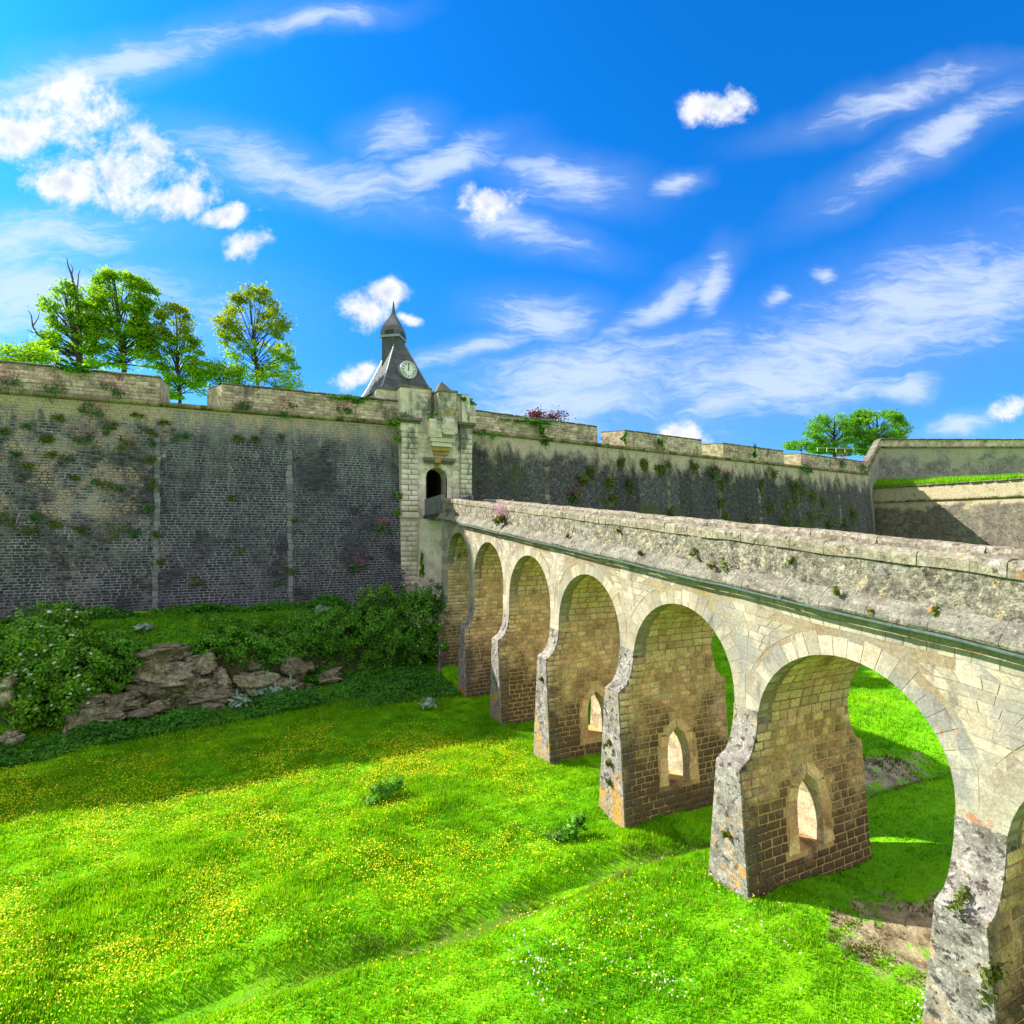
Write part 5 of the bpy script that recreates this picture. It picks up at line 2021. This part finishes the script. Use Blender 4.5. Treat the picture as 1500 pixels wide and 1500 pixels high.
rt_ = np.random.RandomState(77)
GREEN = [(42, 622, 8), (84, 610, 9), (70, 638, 10), (152, 630, 8), (164, 622, 9), (182, 648, 12), (24, 665, 7), (76, 665, 8), (43, 680, 8), (105, 672, 6), (110, 698, 7),
         (160, 710, 12), (180, 715, 9), (35, 770, 16), (15, 762, 14), (52, 755, 12), (82, 765, 11), (175, 776, 16), (200, 778, 10), (120, 776, 8), (222, 634, 8), (223, 650, 7), (222, 672, 12),
         (222, 708, 12), (222, 740, 8), (237, 783, 11), (236, 820, 7), (272, 638, 8), (348, 638, 11), (375, 643, 8), (413, 639, 6), (343, 728, 8), (288, 848, 12), (405, 852, 6), (203, 610, 7), (240, 618, 7), (140, 705, 6), (8, 632, 9), (65, 640, 8), (260, 640, 6), (350, 805, 6), (433, 760, 6), (430, 835, 8), (424, 832, 7)]
for i, (x, y, rpx) in enumerate(GREEN):
    z_ = at(x, y, 43.4).z
    vw = 44 - 1.85 * (ZC - z_) / (ZC - ZB)
    c = at(x, y, vw - .05)
    rad = rpx * 38 / FPX
    zx = 'far left rubble part' if x < 90 else 'middle rubble part' if x < 200 else 'beside the dark stone chain' if x < 245 else 'between the two stone chains' if x < 400 else 'beside the pale stone chain'
    zy = 'high under the cordon' if y < 655 else 'at mid height' if y < 745 else 'low down'
    tuft('wall_plant', '%s green tuft on left wall, %s, %s' % ('large' if rpx > 11 else 'small', zx, zy), 'plant', c, rad * .8, int(70 + rpx * 9), .11, MAT['leaf_tuft' if i % 3 else 'leaf_valerian'], 'green tufts on the left wall', seed=200 + i, droop=.2)
PINKS = [(140, 598, 13, 'pink'), (120, 640, 11, 'pink'), (75, 568, 13, 'pink'), (165, 572, 12, 'pink'), (12, 560, 12, 'pink'), (350, 590, 11, 'mauve'), (418, 598, 11, 'pink'), (527, 826, 10, 'pink'), (560, 768, 8, 'pink'), (506, 598, 9, 'pink')]
for i, (x, y, rpx, col) in enumerate(PINKS):
    z_ = at(x, y, 43.8).z
    vw = 44 - 1.85 * max(0, (ZC - z_)) / (ZC - ZB) - (.12 if z_ < ZC else .15)
    c = at(x, y + 4, vw)
    vlab = ['pink valerian on left wall above the rubble part, just under the cordon', 'pink valerian in the rubble part of left wall, mid height of the tufts', 'pink valerian on left parapet ledge below the dark ivy patch',
            'pink valerian on left parapet ledge right of the ivy patch', 'pink valerian on left parapet ledge at the left edge', 'mauve valerian on the ledge just right of the left parapet gap',
            'pink valerian on the ledge below the rust tinged tree', 'pink valerian clump low on the dark wall beside the gate, lower one', 'pink valerian clump low on the dark wall beside the gate, upper one', 'pink valerian on the ledge below the ivy strip left of the gate'][i]
    lab = 'pink valerian clump rooted low in the dark wall near the gate' if y > 700 else ('pink flowering valerian on the ledge of the left parapet' if z_ > ZC else 'pink valerian clump hanging on the left wall below the cordon')
    tuft('valerian', vlab, 'plant', c, rpx * 40 / FPX, 200, .13, MAT['leaf_valerian'], 'valerian on the left wall', (col, 110, .10), seed=300 + i)
RG = [(862, 688, 9), (905, 676, 7), (848, 700, 8), (888, 702, 10), (940, 676, 8), (968, 684, 8), (888, 730, 8), (920, 706, 12), (1046, 686, 9), (1052, 705, 9), (1050, 735, 9), (1110, 705, 9), (1130, 690, 8), (1150, 730, 14), (1170, 715, 14),
      (1180, 750, 14), (1200, 735, 11), (1160, 705, 10), (1120, 735, 12), (1205, 760, 12), (1230, 770, 12), (1052, 752, 8), (1160, 765, 14), (1185, 722, 12), (1015, 680, 7), (835, 720, 8), (975, 745, 9), (1090, 760, 10), (795, 640, 7), (1240, 745, 10), (1140, 760, 12)]
for i, (x, y, rpx) in enumerate(RG):
    s_ = sR(x)
    pz = (777 - y) / FPX * on_line(x, RW0[0], RW0[1], du, dv)[2]
    c = PR(s_, pz, .05)
    Y = c.x * SA + c.y * CA
    zx = 'near the gate' if x < 880 else 'below the first merlon gap' if x < 960 else 'in its middle stretch' if x < 1100 else 'in its overgrown far part' if x < 1195 else 'at its far end'
    zy = 'close under the cordon' if y < 695 else 'at mid height' if y < 740 else 'just above the bridge'
    tuft('wall_plant', '%s green plant on right wall, %s, %s' % ('large' if rpx > 10 else 'small', zx, zy), 'plant', c, rpx * Y / FPX, int(100 + rpx * 14), .2, MAT['leaf_tuft'], 'green plants on the right wall', seed=400 + i, droop=.7)
for i, (x, y, rpx) in enumerate([(972, 680, 8), (1045, 693, 9), (1175, 684, 10), (1180, 688, 8), (1230, 676, 9), (1262, 684, 9), (835, 728, 7), (1062, 700, 7)]):
    s_ = min(sR(x), LR - .5)
    pz = (777 - y) / FPX * on_line(x, RW0[0], RW0[1], du, dv)[2]
    c = PR(s_, pz, .15)
    Y = c.x * SA + c.y * CA
    tuft('valerian', 'red valerian on the right wall, ' + ['under the second merlon', 'under the second merlon gap', 'left one of two under the last gap', 'right one of two under the last gap', 'beyond the last merlon gap', 'in the far corner by the ramp', 'low down right of the gate', 'on the overgrown middle stretch'][i], 'plant', c, rpx * Y / FPX, 160, .2, MAT['leaf_valerian'], 'valerian on the right wall', ('pink', 60, .16), seed=450 + i)
# ivy over the parapets
IVY = [(105, 537, 43.85, 26, 9, 'dark ivy patch hanging over the top of the left parapet'), (520, 584, 43.85, 34, 6, 'ivy strip along the parapet top just left of the gate'),
       (780, 617, 44.9, 46, 6, 'ivy strip along the parapet top just right of the gate'), (790, 630, 44.9, 8, 10, 'ivy tongue hanging down the parapet right of the gate'),
       (915, 640, 46.2, 5, 11, 'ivy streak at the corner of a merlon right of the first gap'), (968, 645, 46.8, 5, 12, 'narrow ivy streak halfway along the second merlon'), (1105, 660, 48.5, 5, 12, 'dark ivy streak on the third merlon of the right wall')]
for i, (x, y, v_, rx, ry, lab) in enumerate(IVY):
    b = vb(x, y, v_, rx, ry, .25)
    bush('ivy', lab, 'ivy', [b], int(500 + rx * ry * 3.0), .14, MAT['leaf_ivy'], seed=500 + i, stems=False, shell=.1)
for i, (x, y, rpx, v_) in enumerate([(588, 612, 12, 42.8), (575, 618, 8, 43.2), (580, 640, 7, 42.9), (634, 609, 8, 42.6), (583, 752, 6, 42.6), (585, 725, 5, 42.8), (690, 590, 6, 43.4), (679, 583, 4, 43.0), (705, 632, 9, 43.8), (720, 638, 9, 44.0)]):
    tuft('gate_plant', ['leafy plant on the left cornice of the gate tower', 'green plant where the left parapet meets the gate tower', 'green tuft on the gate tower side under the left cornice',
         'green plant at the foot of the corbelled box on the gate tower', 'tuft at the base moulding of the left gate pilaster', 'tuft on the joint between dark wall and gate pilaster, above the base moulding',
         'plant on top of the stepped side attic of the gate tower', 'plant hanging on the top right corner of the gate attic', 'green plant just right of the right gate cornice', 'green plant on the cordon a little right of the gate'][i], 'plant', at(x, y, v_), rpx * 44 / FPX, 160, .13, MAT['leaf_ivy'], 'plants on the gate tower', seed=540 + i, droop=.2)
# creeper under the gate
for i, (x, y, rx, ry) in enumerate([(618, 830, 5, 22), (650, 870, 3, 20)]):
    b = vb(x, y, 41.2 if i == 0 else 38.0, rx, ry, .15)
    bush('creeper', ['bright green creeper hanging under the gate threshold', 'thin green creeper on the corner of the last bridge pier'][i], 'creeper', [b], 900, .12, MAT['leaf_elder'], seed=560 + i, stems=False, shell=.1)

# plants on the bridge
tuft('valerian', 'tall mauve valerian blooming on the ledge of the bridge', 'plant', (B0 - .15, 27.0, zcor(27.0) + .25), .5, 380, .12, MAT['leaf_tuft'], None, ('mauve', 330, .085), out=(-1, 0, 0), seed=601)
for i, (v_, zz, rad) in enumerate([(36.6, .3, .35), (34.6, .12, .2), (11.7, -.02, .16), (11.3, .1, .2), (9.3, .5, .1), (8.0, 0.02, .14), (12.6, .3, .12), (6.1, -.05, .16), (20.0, .05, .1), (5.0, -.25, .12), (15.0, -.02, .12), (16.5, .6, .08), (7.2, -.3, .14)]):
    na = min(6, max(0, int((jl[0] + .4 - v_) // PER)))
    tuft('ledge_plant', '%s green weed on the bridge %s above arch %s from the gate' % ('bushy' if rad > .15 else 'tiny', 'ledge' if zz < .25 else 'parapet', ['one', 'two', 'three', 'four', 'five', 'six', 'seven'][na]), 'plant', (B0 - .12 if zz < .25 else B0 + .0, v_, zcor(v_) + zz), rad, 90, .07, MAT['leaf_tuft' if i % 2 else 'moss'], 'weeds on the bridge ledge', out=(-1, 0, 0), seed=620 + i)
for i, (u_, v_, z_, rad) in enumerate([(11.3, 5.0, -7.5, .28), (11.4, 5.05, -8.0, .22), (11.3, 16.1, -7.6, .16), (11.3, 16.1, -8.3, .14), (11.3, 16.1, -9.0, .14), (11.5, 5.5, -6.6, .25), (11.3, 21.3, -6.6, .14), (11.9, 21.0, -6.4, .2), (11.9, 21.0, -7.6, .2), (11.3, 10.7, -8.1, .12), (13.0, 36.85, -1.7, .3), (12.4, 31.6, -5.6, .3)]):
    k_p = sorted(range(len(piers)), key=lambda j: abs((piers[j][0] + piers[j][1]) / 2 - v_))[0]
    tuft('pier_plant', 'small green plant %s on the %s bridge pier' % ('high up' if z_ > -7 else 'halfway up' if z_ > -7.9 else 'low down', ['gate end', 'first free standing', 'second', 'third', 'fourth', 'fifth', 'nearest'][min(k_p, 6)]), 'plant', (u_, v_, z_), rad, 120, .08, MAT['leaf_tuft'], 'plants on the bridge piers', out=(-.7, -.7, 0), seed=650 + i)
# mullein and grey-leaved plants with tall spikes
MUL = [(382, 1025, 34.2, 1.3), (394, 1018, 34.4, 1.5), (405, 1035, 33.9, 1.0), (424, 1020, 34.3, 1.3), (348, 1046, 33.4, .9), (424, 985, 34.9, 1.0), (353, 1060, 33.0, .6), (470, 893, 40.0, .7), (212, 905, 38.5, .5), (627, 1055, 30, .6)]
for i, (x, y, v_, hh) in enumerate(MUL):
    c = at(x, y, v_)
    rs = np.random.RandomState(700 + i)
    c.z = ground_at(c.x, c.y)
    t = thing('mullein', ['pale woolly mullein spike left of the tallest one at the bank foot', 'tallest pale woolly mullein spike at the foot of the bank', 'short mullein spike in front of the tallest one',
          'mullein spike right of the tallest one against the rocks', 'leaning grey leaved mullein left of the group at the bank foot', 'mullein growing high on the rocks behind the others', 'low grey rosette in the grass below the mullein group',
          'lone mullein at the wall foot above the ivy hedge', 'grey leaved plant on the terrace above the ivy mound', 'lone pale mullein on the open grass slope near the bridge'][i], 'plant', c, 'mulleins by the bank')
    q = MB()
    top = c + Vector((rs.uniform(-.1, .1), 0, hh))
    q.tube([c, c.lerp(top, .5), c.lerp(top, .85), top + Vector((rs.uniform(-.1, .1), 0, .02))], [.05, .07, .06, .02], 6)
    q.build('spike', MAT['leaf_grey'], t)
    k_ = 70
    a_ = rs.uniform(0, 6.28, k_)
    rr = rs.uniform(.1, .55, k_)
    p_ = np.stack([c.x + np.cos(a_) * rr, c.y + np.sin(a_) * rr, c.z + .45 - rr * .4 + rs.uniform(0, .25, k_)], 1)
    leaves('leaves', p_, .22, MAT['leaf_grey'], t, np.stack([np.cos(a_) * .6, np.sin(a_) * .6, np.ones(k_)], 1), .6, 2.6, seed=700 + i)

# undergrowth at the foot of the bank and along the wall, uncountable
rs = np.random.RandomState(5)
PU = []


def scatter(n, u0, u1, v0f, v1f, hgt):
    u_ = rs.uniform(u0, u1, n)
    v_ = v0f(u_) + (v1f(u_) - v0f(u_)) * rs.uniform(0, 1, n)
    z_ = height(u_, v_)
    cl = vnoise(u_ * 1.4, v_ * 1.4, 21)
    top = np.clip(hgt * (.55 + .6 * cl), .08, None)
    PU.append(np.stack([u_, v_, z_ + top * rs.uniform(.15, 1, n) ** .6], 1))


ve_f = lambda u_: np.clip(34.6 + .2 * (u_ + 2), 32, 38)
scatter(26000, -24, 9, lambda u_: ve_f(u_) - 3.4, lambda u_: ve_f(u_) - 1.2, .62)
scatter(1500, -15, 9, lambda u_: ve_f(u_) - 1.4, lambda u_: ve_f(u_) - .1, .4)
scatter(14000, -24, 9, lambda u_: 40.9 + 0 * u_, lambda u_: 42.0 + 0 * u_, .75)
scatter(9000, 4, 11.2, lambda u_: 31.5 + 0 * u_, lambda u_: 38 + 0 * u_, .5)
scatter(12000, -24, 6, lambda u_: ve_f(u_) + 1.5, lambda u_: 41 + 0 * u_, .22)
scatter(3000, -10, 6, lambda u_: ve_f(u_) - .2, lambda u_: ve_f(u_) + 2.2, .2)
for _ in range(70):
    uu_ = rs.uniform(-9, 6)
    vv_ = float(ve_f(np.array(uu_))) + rs.uniform(-.3, 2.0)
    k_ = rs.randint(40, 130)
    c_ = np.array([uu_, vv_ - .35, ground_at(uu_, vv_) + .25])
    PU.append(c_ + rs.normal(size=(k_, 3)) * np.array([.28, .15, .16]))
PU = np.concatenate(PU)
tag(leaves('undergrowth', PU, .15, MAT['leaf_weed'], None, np.tile([0, -.3, 1.0], (len(PU), 1)), .4, seed=9), 'dark green nettles and weeds along the foot of the bank', 'undergrowth', kind='stuff')


# grass blades over the meadow
def blades(n, u0, u1, v0, v1, wid, hgt, margin=60, dens=None, seed=1):
    rs = np.random.RandomState(seed)
    u_ = rs.uniform(u0, u1, n)
    v_ = rs.uniform(v0, v1, n)
    z_ = height(u_, v_)
    x_, y_, Y_ = proj(u_, v_, z_)
    ok = (Y_ > 1) & (x_ > -margin) & (x_ < 1500 + margin) & (y_ < 1500 + margin * 1.5)
    ok &= ~((u_ > 11.3) & (u_ < 16.3) & (np.abs((v_ - 36.9 + .385 + 100 * PER) % PER - 0) < 0.0))
    ve = ve_f(u_)
    ok &= (v_ < ve - .3) | (v_ > ve + 2.4) | (u_ > 11)
    bare = np.maximum(1.0 - ((u_ - 24.4) * .24) ** 2 - ((v_ - 14.6) * .75) ** 2, 1.0 - ((u_ - 13.9) * .30) ** 2 - ((v_ - 7.7) * .50) ** 2) * np.clip(.75 + 1.3 * vnoise(u_ * 1.9, v_ * 1.9, 75), 0, 1.1)
    cun = np.exp(-((v_ - 13.5 + .25 * np.sin(u_ * .45)) / .85) ** 2) * np.clip(.7 + .9 * vnoise(u_ * 1.6, v_ * 1.6, 71), .15, 1.2)
    keep = rs.uniform(size=n) > np.maximum(np.clip(bare * 1.3, 0, .93), cun * (.40 + .45 * sm((u_ + 1) / 9)))
    ok &= keep
    u_, v_, z_ = u_[ok], v_[ok], z_[ok]
    k_ = len(u_)
    patch = .55 + .55 * np.clip(vnoise(u_ * .8, v_ * .8, 31) + .5, 0, 1.3) + .25 * vnoise(u_ * 3.1, v_ * 3.1, 33)
    shortz = np.clip(1.15 - np.exp(-((v_ - 9) / 3.2) ** 2) * .5, .5, 1.2)
    h_ = hgt * patch * shortz * rs.uniform(.5, 1.3, k_)
    a_ = rs.uniform(0, 6.283, k_)
    lean = rs.uniform(.1, .6, k_) * h_
    la_ = rs.uniform(0, 6.283, k_)
    w_ = wid * rs.uniform(.6, 1.4, k_)
    dx, dy = np.cos(a_) * w_, np.sin(a_) * w_
    b0 = np.stack([u_ - dx, v_ - dy, z_ - .02], 1)
    b1 = np.stack([u_ + dx, v_ + dy, z_ - .02], 1)
    tp = np.stack([u_ + np.cos(la_) * lean, v_ + np.sin(la_) * lean, z_ + h_], 1)
    return np.stack([b0, b1, tp], 1).reshape(-1, 3)


GB = [blades(1250000, -34, 13, 2, 33, .020, .115, 420, seed=51), blades(130000, 11, 40, 3, 40, .03, .14, 200, seed=52), blades(90000, -20, 11, 30, 42, .025, .2, 400, seed=53)]
GV_ = np.concatenate(GB)
tag(link('grass', mesh_np('grass', GV_, np.arange(len(GV_)).reshape(-1, 3), MAT['grass'])), 'bright green meadow grass covering the dry moat', 'grass', kind='stuff')


def flowers(name, label, n, u0, u1, v0, v1, sz, hgt, mat, maskf, seed):
    rs = np.random.RandomState(seed)
    u_ = rs.uniform(u0, u1, n)
    v_ = rs.uniform(v0, v1, n)
    ok = rs.uniform(size=n) < maskf(u_, v_)
    u_, v_ = u_[ok], v_[ok]
    z_ = height(u_, v_) + hgt * rs.uniform(.6, 1.3, len(u_))
    P_ = np.stack([u_, v_, z_], 1)
    tag(leaves(name, P_, sz, mat, None, np.tile([0, -.35, 1.0], (len(P_), 1)), .6, 1.5, seed=seed), label, 'flowers', kind='stuff')


def butter(u_, v_):
    n_ = np.clip(.55 * vnoise(u_ * .55, v_ * .9, 41) + .35 * vnoise(u_ * 1.7, v_ * 1.9, 43) + .38, 0, 1)
    zone = (1 - .6 * np.clip((v_ - 24) / 1.5, 0, 1)) * np.clip((v_ - 13.8) / 2.5, 0, 1) * np.clip((33.5 - v_) / 4, 0, 1) * np.clip((11.5 - u_) / 3, .0, 1)
    near = .30 * np.exp(-((u_ - 6.5) / 3.2) ** 2 - ((v_ - 11.0) / 1.6) ** 2) + .03 * (v_ < 13)
    return np.clip(n_ ** 1.7 * 1.6 * zone + near * n_, 0, 1)


flowers('buttercups', 'yellow buttercups scattered over the meadow', 560000, -34, 13, 5, 34, .046, .15, MAT['yellow'], butter, 61)
flowers('daisies', 'tiny white daisies in the short grass near the bridge', 9000, 5, 15, 5.5, 13, .05, .13, MAT['daisy'], lambda u_, v_: np.clip(vnoise(u_ * 1.3, v_ * 1.3, 47) * .8 + .05, 0, 1) * np.clip((13 - v_) / 4, 0, 1) * (((u_ - 14.2) * .36) ** 2 + ((v_ - 8.0) * .62) ** 2 > 1.3), 62)
flowers('buttercups', 'yellow buttercups in the grass beyond the bridge', 5000, 17, 40, 10, 36, .07, .24, MAT['yellow'], lambda u_, v_: np.clip(vnoise(u_ * .6, v_ * .6, 49) * .7, 0, 1), 63)
# two dark clumps of coarse grass in the meadow
for i, (x, y, rad) in enumerate([(565, 1166, .55), (826, 1220, .5), (885, 1090, .3)]):
    u_, v_ = gb(x, y, -10.1)
    tuft('grass_clump', ['dark coarse grass clump standing in the sunny middle of the meadow', 'dark coarse grass clump near the third pier from the front', 'small weed clump in the grass between two piers'][i], 'plant',
         (u_, v_, ground_at(u_, v_) + .2), rad, 520, .14, MAT['leaf_ivy'], 'coarse clumps in the meadow', seed=800 + i)
# tall grass on the terrace at far right and turf along the wall tops
rs = np.random.RandomState(91)
k_ = 14000
f_, g_ = rs.uniform(0, 1, k_), rs.uniform(0, 1, k_) ** 1.5
e0, e1 = np.array(la - ln * 1.0), np.array(lb_ - ln * 1.0)
far0, far1 = np.array(ua + nfar * 1.2), np.array(ub)
p_ = (e0[None] * (1 - f_)[:, None] + e1[None] * f_[:, None])
p2_ = (far0[None] * (1 - f_)[:, None] + far1[None] * f_[:, None])
p_ = p_ * (1 - g_ * .6)[:, None] + p2_ * (g_ * .6)[:, None]
zb = ZL + 2.25 + g_ * .6 * 2.6
hh = rs.uniform(.5, 1.3, k_)
a_ = rs.uniform(0, 6.28, k_)
w_ = .07
b0 = np.stack([p_[:, 0] - np.cos(a_) * w_, p_[:, 1] - np.sin(a_) * w_, zb], 1)
b1 = np.stack([p_[:, 0] + np.cos(a_) * w_, p_[:, 1] + np.sin(a_) * w_, zb], 1)
tp = np.stack([p_[:, 0] + rs.uniform(-.3, .3, k_), p_[:, 1] + rs.uniform(-.3, .3, k_), zb + hh], 1)
TG = np.stack([b0, b1, tp], 1).reshape(-1, 3)
k_ = 9000
s_ = rs.uniform(0, 1, k_)
side = rs.uniform(size=k_) < .45
Pw = np.where(side[:, None], np.stack([-28 + s_ * 37.5, 44.6 + rs.uniform(0, 1.6, k_), np.full(k_, ZT - .05)], 1),
              np.stack([RW0[0] + du * s_, RW0[1] + dv * s_ + .7 + rs.uniform(0, 1.6, k_), np.full(k_, ZT - .05)], 1))
inv = np.ones(k_, bool)
sl = np.where(side, Pw[:, 0] + 30, s_ * LR)
for (a_, b_) in ((23.7, 27.4),):
    inv &= ~(side & (sl > a_ - .2) & (sl < b_ + .2))
for (a_, b_) in ((sR(876), sR(916)), (sR(1029), sR(1060)), (sR(1149), sR(1174))):
    inv &= ~((~side) & (sl > a_ - .3) & (sl < b_ + .3))
inv &= vnoise(Pw[:, 0] * .7, Pw[:, 1] * 0, 55) > -.15
Pw = Pw[inv]
k_ = len(Pw)
a_ = rs.uniform(0, 6.28, k_)
w_ = .03
h_ = rs.uniform(.08, .32, k_)
TW = np.stack([Pw + np.stack([-np.cos(a_) * w_, -np.sin(a_) * w_, 0 * a_], 1), Pw + np.stack([np.cos(a_) * w_, np.sin(a_) * w_, 0 * a_], 1),
               Pw + np.stack([rs.uniform(-.1, .1, k_), rs.uniform(-.1, .1, k_), h_], 1)], 1).reshape(-1, 3)
TT = np.concatenate([TG, TW])
tag(link('rampart_grass', mesh_np('rampart_grass', TT, np.arange(len(TT)).reshape(-1, 3), MAT['grass'])), 'grass growing on the wall tops and the far terrace', 'grass', kind='stuff')
